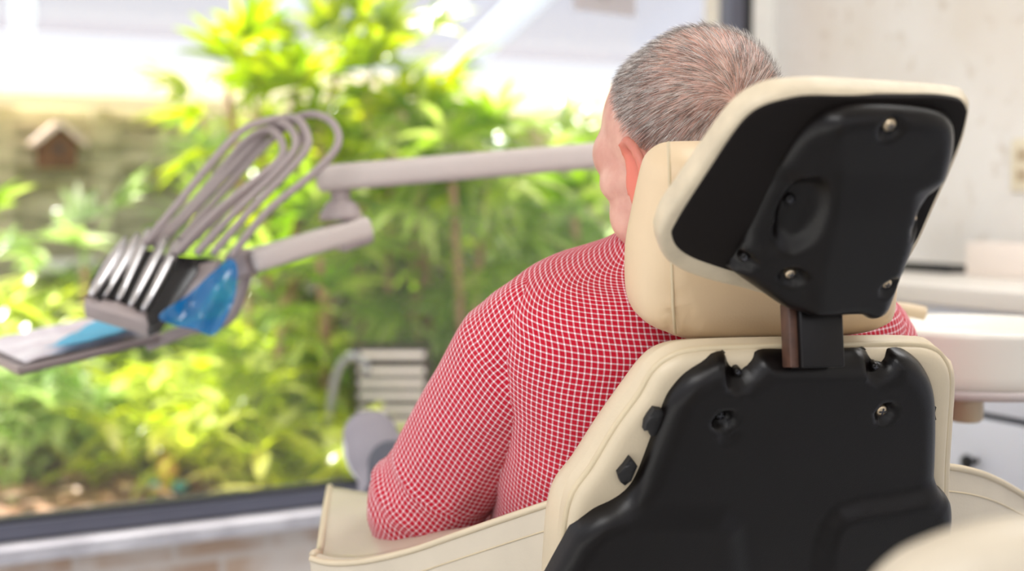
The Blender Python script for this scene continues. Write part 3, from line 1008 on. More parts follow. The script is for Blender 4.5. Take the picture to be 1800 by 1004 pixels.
ra.data.foreach_set('value', np.tile(np.array([1.1, 1.0, 0.9, 0.7, 0.3], np.float32) * 0.000085, NH))
hc.materials.append(M['hair'])
ho = bpy.data.objects.new('hair', hc)
C.objects.link(ho); ho.parent = person
ho['label'] = 'short grey hair thinning at the crown'

# ---- shirt
def cloth(name, rings, mat, parent, uvrot=0.0, uvoff=(0, 0), wr=None, close=True):
    """rings: list of rings of points; uv follow arc length so the checks follow the cloth"""
    nr, n = len(rings), len(rings[0])
    vs, uv = [], []
    Vac = [0.0] * n
    for i, r in enumerate(rings):
        if i:
            for k in range(n): Vac[k] += (r[k] - rings[i - 1][k]).length
        mean = sum(Vac) / n
        L = [0.0]
        for k in range(1, n + 1): L.append(L[-1] + (r[k % n] - r[k - 1]).length)
        for k in range(n + 1):
            vs.append(V(r[k % n]))
            u = L[k] - L[-1] / 2
            v = Vac[k % n] 
            c, s = math.cos(uvrot), math.sin(uvrot)
            uv.append((u * c - v * s + uvoff[0], u * s + v * c + uvoff[1]))
    m = n + 1
    fs = []
    for i in range(nr - 1):
        for k in range(n):
            fs.append([i * m + k, i * m + k + 1, (i + 1) * m + k + 1, (i + 1) * m + k])
    return obj(name, vs, fs, mat, parent, uvs=uv)

def wrinkle(p, n_, amt, sc=14.0, stretch=None):
    q = V(p) * sc
    if stretch is not None:
        t = stretch
        q = q - t * q.dot(t) * 0.75
    return p + n_ * (noise.fractal(q, 1.0, 2.0, 3) * amt)

# torso: rings from waist to collar
prof = [  # u, half width, half depth, forward shift
    (-0.60, .195, .125, .03), (-0.48, .195, .125, .02), (-0.36, .198, .122, .008), (-0.24, .204, .120, .0), (-0.14, .211, .118, -.003),
    (-0.07, .221, .112, -.002), (-0.02, .231, .104, .002), (0.010, .230, .096, .006), (0.030, .214, .086, .012), (0.044, .186, .078, .017), (0.052, .150, .072, .022), (0.062, .114, .066, .027), (0.080, .088, .061, .033), (0.104, .074, .062, .040)]
pp = crom([V((a, b, 0)) for a, b, c, d in prof], 5)
qq = crom([V((c, d, 0)) for a, b, c, d in prof], 5)
rings = []
NR = 96
for a, b in zip(pp, qq):
    u, hw, hd, sh = a.x, a.y, b.x, b.y
    ring = []
    for k in range(NR):
        th = 2 * PI * k / NR + PI / 2          # starts at the front, so the uv centre is the back
        e = 2 / 3.0
        x = math.copysign(abs(math.cos(th)) ** e, math.cos(th)) * hw
        y = math.copysign(abs(math.sin(th)) ** e, math.sin(th)) * hd
        droop = 0.04 * max(0, (abs(x) - 0.10)) if u > -0.05 else 0
        p = tp(x, u - droop, sh + y)
        nn = (R * (x / hw) + TW * (y / hd)).normalized()
        ring.append(wrinkle(p, nn, 0.009, 8.0, (R * 0.9 + TU * 0.4).normalized()))
    rings.append(ring)
shirt = cloth('shirt', rings, M['gingham'], person, 0.03)
shirt['label'] = 'red and white gingham shirt'

def sleeve(name, pts, rad, uvrot, amt=0.008, flat=None):
    c = crom(pts, 10)
    rr = crom([V((r, 0, 0)) for r in rad], 10)
    n = len(c)
    rings = []
    t0 = (c[1] - c[0]).normalized()
    nrm = (V((0, 1, 0)) - t0 * t0.y).normalized()
    for i, p in enumerate(c):
        t = (c[min(i + 1, n - 1)] - c[max(i - 1, 0)]).normalized()
        nrm = (nrm - t * nrm.dot(t)).normalized(); b = t.cross(nrm)
        ring = []
        for k in range(64):
            a = 2 * PI * k / 64
            d = nrm * math.cos(a) + b * math.sin(a)
            q = p + d * rr[i].x
            ring.append(wrinkle(q, d, amt, 11.0, t))
        rings.append(ring)
    # shoulder cap: close the first ring gently
    capc = sum((q for q in rings[0]), V()) / 64
    pre = []
    for s in (0.05, 0.4, 0.72, 0.9):
        pre.append([capc.lerp(q, s) - t0 * rr[0].x * 0.35 * math.sqrt(max(0, 1 - s * s)) for q in rings[0]])
    return cloth(name, pre + rings, M['gingham'], shirt, uvrot)
armdir = (ELL - SHL).normalized()
sl = sleeve('sleeve', [SHL - armdir * 0.045 + R * 0.012, SHL + armdir * 0.01, SHL.lerp(ELL, 0.35), SHL.lerp(ELL, 0.72), ELL, ELL.lerp(WRL, 0.22) , ELL.lerp(WRL, 0.6), WRL],
       [0.068, 0.076, 0.073, 0.072, 0.071, 0.064, 0.052, 0.036], 0.0)
sr = sleeve('sleeve', [SHR - (ELR - SHR).normalized() * 0.03, SHR, SHR.lerp(ELR, 0.4), ELR, ELR.lerp(WRR, 0.5), WRR], [0.07, 0.078, 0.074, 0.062, 0.050, 0.036], 0.0)
# collar
cr = []
for k, (u, s, sh) in enumerate([(0.085, 1.00, 0.034), (0.098, 0.98, 0.040), (0.112, 0.95, 0.046), (0.116, 0.99, 0.046), (0.108, 1.08, 0.042), (0.092, 1.14, 0.036)]):
    ring = []
    for j in range(64):
        th = 2 * PI * j / 64 + PI / 2
        ring.append(tp(math.cos(th) * 0.076 * s, u - 0.02 * max(0, math.sin(th)), sh + math.sin(th) * 0.068 * s))
    cr.append(ring)
cloth('collar', cr, M['gingham'], shirt, 0.0)

# ---- trousers
trg = join(ell_geo(HIP, R, TU, TW, (0.185, 0.12, 0.125)), capsule_geo([hipL, KNL, KNL.lerp(ANL, 0.5), ANL], [0.098, 0.070, 0.064, 0.058]), capsule_geo([hipR, KNR, KNR.lerp(ANR, 0.5), ANR], [0.098, 0.070, 0.064, 0.056]))
obj('trousers', *remesh_geo(trg, 0.009, 6), M['trouser'], person)
# ---- shoes: heels on the leg rest, toes up
def shoe(an, splay):
    tu = (Z * 0.88 + F * 0.42 + R * splay).normalized()         # heel to toe
    tn = (F * 0.9 - Z * 0.42).normalized(); tn = (tn - tu * tn.dot(tu)).normalized()   # towards the sole
    sd = tu.cross(tn)
    heel = an - tu * 0.075 + tn * 0.035
    def q(l, w_, s): return heel + tu * l + sd * s + tn * w_
    g = [ell_geo(q(0.03, 0, 0), sd, tu, tn, (0.036, 0.042, 0.042)), ell_geo(q(0.11, 0.012, 0), sd, tu, tn, (0.048, 0.07, 0.040)),
         ell_geo(q(0.18, 0.016, 0.0), sd, tu, tn, (0.054, 0.062, 0.034)), ell_geo(q(0.215, 0.018, 0.002), sd, tu, tn, (0.050, 0.044, 0.030)),
         capsule_geo([q(0.05, -0.005, 0), q(0.06, -0.055, 0)], [0.044, 0.046])]
    o = obj('shoe', *remesh_geo(join(*g), 0.005, 4), M['shoe'], person)
    s = [ell_geo(q(0.03, 0.030, 0), sd, tu, tn, (0.038, 0.046, 0.016)), ell_geo(q(0.11, 0.036, 0), sd, tu, tn, (0.040, 0.08, 0.014)), ell_geo(q(0.19, 0.038, 0), sd, tu, tn, (0.055, 0.075, 0.014))]
    obj('sole', *remesh_geo(join(*s), 0.005, 4), M['sole'], o)
    obj('shoe_collar', *remesh_geo(capsule_geo([q(0.062, -0.058, 0), q(0.066, -0.085, 0)], [0.049, 0.046]), 0.005, 3), M['shoe_dark'], o)
for an_, kn_ in ((ANL, KNL), (ANR, KNR)):
    obj('sock', *remesh_geo(capsule_geo([kn_.lerp(an_, 0.8), an_, an_ + F * 0.03 + Z * 0.06], [0.050, 0.046, 0.042]), 0.006, 4), M['shoe_dark'], person)
shoe(ANL, -0.12)
shoe(ANR, 0.10)
# ------------------------------------------------------------------ room
WD = V((0.863, 0.504, 0)).normalized()          # along the window wall
WN = V((-WD.y, WD.x, 0))                         # outwards
W0 = V((0, 3.59, 0))                             # a point on the glass line
RD = V((0.42, -0.907, 0)).normalized()          # along the right wall, towards the camera
RN = V((-RD.y, RD.x, 0)) * -1                    # into the room
if RN.x > 0: RN = -RN
def on_line(P, D, px):
    """distance k along P + D k where the photo column px is met"""
    s = (px - 900) / FPX * 1.0
    # X = s*Y (camera at origin, level enough for columns)
    return (s * P.y - P.x) / (D.x - s * D.y)
kJ = on_line(W0, WD, 1283)
CORNER = W0 + WD * on_line(W0, WD, 1349)
GL, GR = -2.2, kJ                                # glass runs from GL to GR along the wall
SILL, HEAD = 0.40, 2.25

def panel_box(a, b, z0, z1, n, t0, t1):
    """wall slab from a to b (ground points), thickness t0..t1 along n"""
    d = (b - a).normalized()
    c = (a + b) / 2 + n * ((t0 + t1) / 2) + Z * ((z0 + z1) / 2)
    return box_geo(c, d, n, Z, (b - a).length / 2, abs(t1 - t0) / 2, (z1 - z0) / 2)

fl = [V((-4, -2.6, 0)), V((2.9, -2.6, 0)), CORNER + RD * 3.2, CORNER + WN * 0.05, W0 + WD * -4.0 + WN * 0.05]
fl = [W0 + WD * -3.4 + WN * 0.05 - Z * 0.0, CORNER + WN * 0.05 + WD * 0.05, CORNER + RD * 6.6 + WD * 0.02, W0 + WD * -3.4 + RD * 6.6]
def slab_poly(poly, z0, z1):
    n = len(poly)
    vs = [V((p.x, p.y, z0)) for p in poly] + [V((p.x, p.y, z1)) for p in poly]
    fs = [list(range(n))[::-1], list(range(n, 2 * n))] + [[i, (i + 1) % n, n + (i + 1) % n, n + i] for i in range(n)]
    return vs, fs
struct(obj('floor', *slab_poly(fl, -0.1, 0.0), M['floor'], smooth=False))
struct(obj('ceiling', *slab_poly(fl, 2.6, 2.7), M['ceiling'], smooth=False))
# window wall: brick below, lintel above, white end post
a = W0 + WD * -3.4; b = CORNER
g = panel_box(a, b, 0, SILL - 0.03, WN, 0.02, 0.22)
uvs = [((v - a).dot(WD), v.z) for v in g[0]]
struct(obj('wall_window_side', *g, M['brick'], smooth=False, uvs=uvs))
struct(obj('wall_above_window', *panel_box(a, b, HEAD + 0.02, 2.6, WN, 0.0, 0.18), M['wall'], smooth=False))
struct(obj('trim_1', *panel_box(W0 + WD * (kJ + 0.045), b + WD * 0.02, 0, 2.6, WN, -0.02, 0.18), M['white_paint'], smooth=False))
# sill
sv = box_geo((a + b) / 2 - WN * 0.02 + Z * (SILL - 0.015), WD, WN, Z, (b - a).length / 2, 0.075, 0.016, 0.004)
struct(obj('trim_2', *sv, M['sill'], smooth=False), 'worn white sill below the window frame')
struct(obj('trim_3', *panel_box(a, b + WD * 1.0, 2.36, 2.42, WN, 0.18, 0.85), M['white_paint'], smooth=False), 'roof eave over the outside of the window')  # added out of view to keep sun patches off the right wall
# window frame and pane
win = empty('window_1', W0 + WD * ((GL + GR) / 2) + Z * SILL, 'large fixed window in a dark aluminium frame', None, kind='structure')
fr = []
L0, L1 = W0 + WD * GL, W0 + WD * (GR + 0.045)
fr.append(panel_box(L0, L1, SILL + 0.001, SILL + 0.040, WN, -0.030, 0.02))
fr.append(panel_box(L0, L1, HEAD - 0.02, HEAD + 0.02, WN, -0.030, 0.02))
fr.append(panel_box(W0 + WD * (GR - 0.028), L1, SILL, HEAD, WN, -0.030, 0.02))
fr.append(panel_box(L0, W0 + WD * (GL + 0.05), SILL, HEAD, WN, -0.030, 0.02))
wf = obj('window_frame', *join(*fr), M['frame'], win, smooth=False)
gk = [panel_box(L0, L1, SILL + 0.040, SILL + 0.050, WN, -0.012, 0.02), panel_box(W0 + WD * (GR + 0.020), L1, SILL, HEAD, WN, -0.034, 0.0),
      panel_box(L0, L1, SILL - 0.002, SILL + 0.006, WN, -0.034, 0.0)]
obj('gasket', *join(*gk), M['frame_dark'], wf, smooth=False)
pg = panel_box(L0, L1, SILL, HEAD, WN, 0.004, 0.0045)
ctr = sum(pg[0], V()) / len(pg[0])
vs = [L0 + Z * SILL, L1 + Z * SILL, L1 + Z * HEAD, L0 + Z * HEAD]
obj('window_pane', [v + WN * 0.004 for v in vs], [[0, 1, 2, 3]], M['glass'], win, smooth=False)
# notice stuck on the glass
def glass_pt(px, py, off=-0.004):
    d = ray(px, py); P0 = W0 + WN * off
    k = (P0 - CAM).dot(WN) / d.dot(WN)
    return CAM + d * k
A_, B_, C_ = glass_pt(1008, 16), glass_pt(1117, 30), glass_pt(1063, 2)
up = Z * 0.12
no = obj('paper_notice', [A_, B_, B_ + up, A_ + up], [[0, 1, 2, 3]], M['notice'], smooth=False)
tag(no, 'pale grey paper notice taped high on the window above the man', 'notice')
cc = glass_pt(1065, -14, -0.006)
ringp = [cc + WD * 0.020 * math.cos(t) + Z * 0.020 * math.sin(t) for t in [i * 2 * PI / 24 for i in range(25)]]
obj('printed_ring', *tube_geo(ringp, 0.003, 6, False), M['grey_plastic'], no)
# right wall
rwl = panel_box(CORNER, CORNER + RD * 6.6, 0, 2.6, -RN, 0.0, 0.12)
struct(obj('wall_right', *rwl, M['wall'], smooth=False))
def wall_r(px, off=0.0):
    P0 = CORNER + RN * off
    return P0 + RD * on_line(P0, RD, px)
# outlet on the right wall
def wall_pt(px, py, off=0.0):
    d = ray(px, py); P0 = CORNER + RN * off
    k = (P0 - CAM).dot(RN) / d.dot(RN)
    return CAM + d * k
oc = wall_pt(1800, 290, 0.004)
out = empty('wall_outlet', oc, 'ivory double wall outlet on the mottled cream wall', 'outlet')
obj('cover_plate', *box_geo(oc, RD, RN, Z, 0.036, 0.004, 0.058, 0.003), M['ivory'], out, sharp=40)
for s in (-1, 1):
    so = obj('socket', *box_geo(oc + Z * 0.022 * s + RN * 0.004, RD, RN, Z, 0.017, 0.002, 0.014, 0.0015), M['beige_plastic'], out, sharp=40)
    obj('slot', *join(*[box_geo(oc + Z * 0.022 * s + RN * 0.0062 + RD * 0.006 * t, RD, RN, Z, 0.0012, 0.0006, 0.004) for t in (-1, 1)]), M['dark'], so)
# counter and cabinets along the right wall
CT = 0.955
cd = 0.47
cl0, cl1 = 0.16, 3.4
def rbox(k0, k1, d0, d1, z0, z1, bev=0.0):
    c = CORNER + RD * ((k0 + k1) / 2) + RN * ((d0 + d1) / 2) + Z * ((z0 + z1) / 2)
    return box_geo(c, RD, RN, Z, (k1 - k0) / 2, abs(d1 - d0) / 2, (z1 - z0) / 2, bev)
ctop = obj('countertop', *rbox(cl0, cl1, 0.003, cd, CT - 0.038, CT, 0.004), M['counter'], sharp=40)
tag(ctop, 'long cream laminate countertop along the right wall', 'countertop')
for i in range(4):
    k0 = cl0 + i * 0.84; k1 = k0 + 0.838
    rp = CORNER + RD * ((k0 + k1) / 2) + RN * 0.22
    lab = ['white base cabinet nearest the window under the countertop', 'second white base cabinet from the window under the countertop',
           'third white base cabinet from the window, behind the rinse bowl', 'white base cabinet at the camera end of the countertop'][i]
    cb = empty('base_cabinet', rp, lab, 'cabinet', 'base cabinets under the countertop')
    obj('carcass', *rbox(k0, k1, 0.003, cd - 0.045, 0.0, CT - 0.040), M['cabinet'], cb, smooth=False)
    dr = obj('drawer', *rbox(k0 + 0.004, k1 - 0.004, cd - 0.044, cd - 0.024, 0.725, CT - 0.041, 0.003), M['cabinet'], cb, sharp=40)
    dl = obj('drawer', *rbox(k0 + 0.004, k1 - 0.004, cd - 0.044, cd - 0.024, 0.42, 0.712, 0.003), M['cabinet'], cb, sharp=40)
    d2 = obj('drawer', *rbox(k0 + 0.004, k1 - 0.004, cd - 0.044, cd - 0.024, 0.09, 0.408, 0.003), M['cabinet'], cb, sharp=40)
    obj('gap', *rbox(k0, k1, cd - 0.0435, cd - 0.04, 0.08, CT - 0.041), M['dark'], cb, smooth=False)
    for par, z in ((dr, 0.82), (dl, 0.632), (d2, 0.30)):
        kk = 1.315 if i == 1 else (k0 + k1) / 2
        pc = CORNER + RD * kk + RN * (cd - 0.024) + Z * z
        obj('knob', *lathe_geo([(0.006, 0), (0.005, 0.012), (0.012, 0.018), (0.0145, 0.025), (0.012, 0.031), (0.004, 0.034)], pc, RN, Z, 20), M['knob'], par)
# things on the countertop
q0 = atz(1626, 476, CT)
tr = obj('black_tray', *join(box_geo(q0 + Z * 0.004, RD, RN, Z, 0.13, 0.05, 0.004, 0.003), box_geo(q0 + Z * 0.010 + RN * 0.045, RD, RN, Z, 0.13, 0.005, 0.006, 0.002), box_geo(q0 + Z * 0.010 - RN * 0.045, RD, RN, Z, 0.13, 0.005, 0.006, 0.002)), M['gloss_black'], sharp=40)
tag(tr, 'flat black tray lying on the cream countertop', 'tray')
q1 = atz(1790, 487, CT)
bx = empty('tissue_box', q1, 'pale cream box standing on the countertop below the outlet', 'box')
obj('carton', *box_geo(q1 + Z * 0.036, RD, RN, Z, 0.105, 0.05, 0.036, 0.003), M['pink_box'], bx, sharp=40)
obj('opening', *box_geo(q1 + Z * 0.0723, RD, RN, Z, 0.05, 0.018, 0.0006), M['grey_plastic'], bx, sharp=40)

# ------------------------------------------------------------------ rinse bowl
bc = atz(1765, 580, 0.945)
bc = V((0.62, 1.86, 0.0)); 
bc = at(1712, 574, 1.90); bz = bc.z
cus = empty('rinse_bowl', V((bc.x, bc.y, 0)), 'round white rinse bowl on a beige stem beside the chair', 'rinse bowl')
b0 = V((bc.x, bc.y, bz))
RB = 0.160
prof = [(0.02, -0.075), (0.06, -0.079), (0.105, -0.080), (0.135, -0.076), (0.150, -0.068), (0.157, -0.05), (RB - 0.004, -0.012), (RB, -0.004), (RB - 0.001, 0.003), (RB - 0.007, 0.005), (RB - 0.014, 0.001), (RB - 0.022, -0.014), (0.12, -0.034), (0.06, -0.048), (0.02, -0.052)]
obj('bowl', *lathe_geo(prof, b0, Z, X, 72), M['bowl'], cus)
pr2 = [(0.110, -0.086), (0.158, -0.080), (0.164, -0.074), (0.162, -0.068), (0.12, -0.070)]
obj('drip_ring', *lathe_geo(pr2, b0, Z, X, 72), M['grey_plastic'], cus)
sc = at(1698, 725, bc.y - 0.02)
st = V((sc.x, sc.y, 0))
obj('stem', *lathe_geo([(0.006, bz - 0.126), (0.018, bz - 0.125), (0.0225, bz - 0.120), (0.0225, bz - 0.07)], st, Z, X, 32), M['beige_plastic'], cus)
obj('support_post', *box_geo(V((bc.x - 0.085, bc.y + 0.02, (bz - 0.08) / 2)), X, Yv, Z, 0.04, 0.05, (bz - 0.08) / 2, 0.015), M['unit'], cus, sharp=40)
obj('support_base', *box_geo(V((bc.x - 0.085, bc.y + 0.02, 0.02)), X, Yv, Z, 0.12, 0.14, 0.02, 0.015), M['unit'], cus, sharp=40)
sp0 = b0 + V((-0.125, 0.10, 0.004))
obj('spout', *tube_geo(crom([sp0 + V((-0.03, 0.02, 0.0)), sp0 + V((0.0, 0.0, 0.012)), sp0 + V((0.05, -0.01, 0.012)), sp0 + V((0.085, -0.012, 0.006))], 6), 0.010, 12), M['beige_plastic'], cus)

# ------------------------------------------------------------------ operator stool close to the camera
stl = empty('operator_stool', V((0.42, 0.72, 0)), 'pale cream padded stool very close at the lower right corner', 'stool')
SP = at(1830, 1075, 0.72)
top_px = [(1560, 1060), (1612, 1006), (1660, 981), (1710, 962), (1760, 949), (1800, 941), (1860, 934), (1930, 940), (1990, 975), (2010, 1060), (2000, 1200), (1800, 1240), (1600, 1230), (1545, 1140)]
SPl = Plane(at(1800, 1060, 0.70), X, Z)
Qs = smooth_outline(SPl, top_px, 0.005)
obj('backrest', *shell(SPl, Qs, 0.06, 0.024, spacing=0.008, back_r=0.024), M['vinyl_wing'], stl, sharp=80)
bb = V((SP.x, SP.y + 0.0, 0))
zlow = min(SPl.pt(q).z for q in Qs)
obj('upright', *box_geo(V((SP.x, SP.y - 0.02, (zlow + 0.53) / 2)), X, Yv, Z, 0.02, 0.008, (zlow - 0.53) / 2 + 0.05, 0.004), M['unit'], stl, sharp=40)
obj('seat', *lathe_geo([(0.02, 0.50), (0.15, 0.50), (0.18, 0.515), (0.185, 0.54), (0.17, 0.565), (0.1, 0.572), (0.01, 0.574)], V((SP.x, SP.y - 0.16, 0)), Z, X, 48), M['vinyl_wing'], stl)
obj('column', *lathe_geo([(0.026, 0.06), (0.026, 0.30), (0.018, 0.30), (0.018, 0.50)], V((SP.x, SP.y - 0.16, 0)), Z, X, 24), M['silver'], stl)
for i in range(5):
    a = i * 2 * PI / 5
    d = V((math.cos(a), math.sin(a), 0)); c0_ = V((SP.x, SP.y - 0.16, 0))
    lg = obj('leg', *tube_geo([c0_ + Z * 0.085 + d * 0.02, c0_ + Z * 0.07 + d * 0.24], [0.018, 0.012], 12), M['unit'], stl)
    obj('caster', *lathe_geo([(0.004, -0.012), (0.024, -0.011), (0.026, 0), (0.024, 0.011), (0.004, 0.012)], c0_ + d * 0.235 + Z * 0.027, d.cross(Z), Z, 20), M['knob'], lg)

# ------------------------------------------------------------------ instrument delivery unit
UY = 2.30
unit = empty('delivery_unit', at(1480, 240, 2.38).xy.to_3d(), 'grey dental delivery arm with looped instrument hoses in front of the window', 'delivery unit')
def bar_geo(p, q, h, w, bev=0.008):
    d = (q - p).normalized()
    side = d.cross(Z).normalized(); up_ = side.cross(d)
    return box_geo((p + q) / 2, d, side, up_, (q - p).length / 2, w / 2, h / 2, bev, 4)
e0, e1 = at(556, 315, 2.28), at(1490, 236, 2.40)
ua = obj('upper_arm', *bar_geo(e0, e1, 0.043, 0.05, 0.012), M['unit'], unit, sharp=40)
obj('post', *tube_geo([V((e1.x, e1.y, 0.02)), V((e1.x, e1.y, e1.z + 0.01))], 0.03, 20), M['unit'], unit)
obj('post_base', *lathe_geo([(0.18, 0), (0.18, 0.015), (0.03, 0.03)], V((e1.x, e1.y, 0)), Z, X, 32), M['unit'], unit)
j = at(598, 330, 2.285)
jt = at(600, 372, 2.285)
obj('joint', *join(tube_geo([j, jt], [0.017, 0.013], 16), lathe_geo([(0.012, 0.022), (0.024, 0.014), (0.034, -0.004), (0.036, -0.014)], jt, Z, X, 24)), M['hose'], unit)
l0, l1 = at(648, 397, 2.29), at(440, 460, 2.22)
la = obj('lower_arm', *bar_geo(l0, l1, 0.036, 0.055, 0.010), M['unit'], unit, sharp=40)
obj('end_cap', *bar_geo(l0 + (l0 - l1).normalized() * 0.002 - Z * 0.012, l0.lerp(l1, 0.28) - Z * 0.014, 0.03, 0.05, 0.010), M['hose'], la, sharp=40)
# instrument head: a box cradle holding five handpieces; axes of the cradle
hd = at(300, 505, 2.20)
ha = (at(415, 455, 2.23) - at(185, 450, 2.16)).normalized()            # across
hb = (at(262, 440, 2.22) - at(185, 545, 2.12)).normalized()            # up along the instruments
hb = (hb - ha * hb.dot(ha)).normalized()
hn = ha.cross(hb)
obj('head_bracket', *bar_geo(at(445, 458, 2.23), at(405, 470, 2.235), 0.045, 0.05, 0.01), M['hose'], unit, sharp=40)
PH = Plane(at(290, 500, 2.15), ha, hb)
def head_plate(name, pts, th, mat, off=0.0, par=unit, r=0.004):
    P_ = PH.moved(off)
    q = np.array([P_.hit(*p) for p in pts])
    return obj(name, *shell(P_, q, th, r, spacing=0.012), M[mat], par, sharp=50)
head_plate('cradle_back', [(188, 448), (232, 428), (300, 446), (370, 452), (395, 470), (340, 545), (268, 548), (152, 518), (160, 490)], 0.02, 'gloss_black', -0.012)
head_plate('tray_edge', [(150, 518), (205, 528), (265, 548), (262, 568), (205, 552), (152, 536)], 0.03, 'hose', 0.012)
obj('side_panel', *shell(PH.moved(0.02), np.array([PH.moved(0.02).hit(*p) for p in [(312, 455), (352, 458), (348, 472), (285, 562), (264, 570), (258, 548)]]), 0.03, 0.004, spacing=0.012), M['gloss_black'], unit, sharp=50)
head_plate('front_panel', [(352, 462), (392, 452), (372, 480), (300, 552), (286, 556)], 0.02, 'hose', 0.004)
slots = [((205, 446), (160, 520)), ((228, 440), (182, 522)), ((250, 432), (207, 528)), ((277, 446), (228, 538)), ((302, 448), (250, 546))]
for k, (a_, b_) in enumerate(slots):
    P_ = PH.moved(0.012)
    pa, pb = P_.pt(P_.hit(*a_)), P_.pt(P_.hit(*b_))
    dr_ = (pb - pa).normalized()
    h_ = obj('handpiece', *tube_geo([pa - dr_ * 0.035, pa - dr_ * 0.02, pa, pa.lerp(pb, 0.3), pa.lerp(pb, 0.7), pb.lerp(pa, 0.04), pb], [0.004, 0.006, 0.0085, 0.009, 0.0075, 0.006, 0.003], 14), M['silver'], unit)
    mid = (V(a_ + (0,)) + V(b_ + (0,))) / 2 + V((14, 4, 0))
    dx = V((b_[0] - a_[0], b_[1] - a_[1], 0)) * 0.47
    nx = V((3.2, 1.2, 0))
    pts = [mid - dx - nx, mid - dx + nx, mid + dx + nx, mid + dx - nx]
    head_plate('divider', [(p.x, p.y) for p in pts], 0.03, 'gloss_black', 0.020, unit, 0.001)
hoses = [
    [(405, 452, 2.17), (470, 372, 2.17), (545, 310, 2.18), (586, 268, 2.19), (595, 238, 2.20), (580, 212, 2.22), (550, 201, 2.24), (515, 212, 2.26), (460, 262, 2.26), (385, 345, 2.24), (300, 440, 2.20)],
    [(374, 446, 2.17), (440, 370, 2.17), (500, 308, 2.18), (535, 268, 2.19), (542, 244, 2.20), (530, 216, 2.22), (510, 207, 2.24), (478, 224, 2.26), (430, 275, 2.26), (350, 360, 2.24), (272, 436, 2.20)],
    [(345, 446, 2.17), (410, 376, 2.17), (478, 310, 2.18), (512, 272, 2.19), (520, 250, 2.20), (512, 228, 2.22), (492, 217, 2.24), (455, 240, 2.26), (400, 300, 2.26), (320, 380, 2.24), (254, 432, 2.20)],
    [(308, 446, 2.17), (380, 372, 2.17), (455, 312, 2.18), (490, 282, 2.19), (498, 262, 2.20), (490, 240, 2.22), (470, 228, 2.24), (430, 250, 2.26), (372, 320, 2.26), (300, 400, 2.24), (246, 436, 2.20)],
    [(255, 428, 2.17), (318, 352, 2.17), (378, 278, 2.18), (420, 234, 2.20), (455, 216, 2.22), (500, 208, 2.25), (530, 222, 2.27), (520, 262, 2.28), (440, 330, 2.26), (350, 410, 2.22), (318, 444, 2.20)],
]
for h_ in hoses:
    obj('instrument_hose', *tube_geo(crom([at(*p) for p in h_], 8), 0.0062, 10), M['hose'], unit)
# blue barrier film hanging from the bracket
fp = {}
bf_pts = [(404, 453), (418, 466), (417, 500), (408, 535), (378, 586), (340, 580), (300, 572), (279, 558), (330, 518), (375, 478)]
PF = Plane(at(360, 520, 2.10), V((0.97, 0.24, 0)), (Z * 0.95 + F * 0.2))
Qf = smooth_outline(PF, bf_pts, 0.004)
rngf = lambda P, D: 0.008 * np.sin(P[:, 0] * 60 + P[:, 1] * 40) + 0.006 * np.sin(P[:, 0] * 110 - P[:, 1] * 70)
g = shell(PF, Qf, 0.004, 0.001, rngf, spacing=0.006)
keep = [f for f in g[1] if len(f) == 3]
bfo = obj('barrier_film', g[0], keep, M['blue_film'])
tag(bfo, 'crumpled translucent blue plastic film hanging off the instrument holder', 'plastic film')
# tray with papers
tA, tB, tC = at(-60, 612, 2.30), at(180, 560, 2.46), at(288, 594, 2.26)
tD = tA + tC - tB
tx = (tC - tB).normalized(); ty = (tA - tB).normalized()
tn_ = tx.cross(ty).normalized()
if tn_.z < 0: tn_ = -tn_
tray = empty('instrument_tray', (tA + tC) / 2, 'grey rimmed instrument tray swung out below the handpieces', 'tray')
tl, tw_ = (tC - tB).length, (tA - tB).length
def tpt(s, t, h=0.0): return tB + (tC - tB) * s + (tA - tB) * t + tn_ * h
def tquad(s0, s1, t0, t1, h0, h1):
    vs = [tpt(s, t, h) for h in (h0, h1) for s, t in ((s0, t0), (s1, t0), (s1, t1), (s0, t1))]
    return vs, [[0, 3, 2, 1], [4, 5, 6, 7], [0, 1, 5, 4], [1, 2, 6, 5], [2, 3, 7, 6], [3, 0, 4, 7]]
obj('tray_plate', *tquad(0, 1, 0, 1, -0.006, 0.0), M['grey_plastic'], tray, smooth=False)
obj('tray_rim', *join(tquad(0, 1, -0.01, 0.01, -0.005, 0.005), tquad(0, 1, 0.985, 1.0, -0.005, 0.005), tquad(0, 0.02, 0, 1, -0.005, 0.005), tquad(0.97, 1.0, 0, 1, -0.006, 0.006)), M['hose'], tray, smooth=False)
obj('tray_arm', *tube_geo(crom([tpt(0.9, 0.08, -0.012), at(330, 580, 2.26), at(400, 560, 2.26), at(428, 500, 2.25), at(432, 472, 2.24)], 8), 0.010, 12), M['hose'], tray)
def sheet(name, corners, h, mat, label, cat, wav=0.002):
    n = 14
    P00, P10, P11, P01 = [tpt(*c) for c in corners]
    vs, fs = [], []
    for i in range(n + 1):
        for k in range(n + 1):
            s, t = i / n, k / n
            p = P00.lerp(P10, s).lerp(P01.lerp(P11, s), t)
            vs.append(p + tn_ * (h + wav * (1 + noise.noise(p * 30))))
    for i in range(n):
        for k in range(n):
            fs.append([i * (n + 1) + k, (i + 1) * (n + 1) + k, (i + 1) * (n + 1) + k + 1, i * (n + 1) + k + 1])
    o = obj(name, vs, fs, M[mat])
    tag(o, label, cat)
sheet('paper_liner', [(0.06, 0.05), (0.86, 0.05), (0.94, 0.93), (0.06, 0.93)], 0.003, 'paper', 'crumpled white printed paper liner on the instrument tray', 'paper', 0.005)
sheet('blue_napkin', [(0.34, 0.16), (0.84, 0.04), (0.93, 0.60), (0.86, 0.78)], 0.014, 'blue_paper', 'folded light blue paper napkin lying on the tray liner', 'napkin', 0.004)
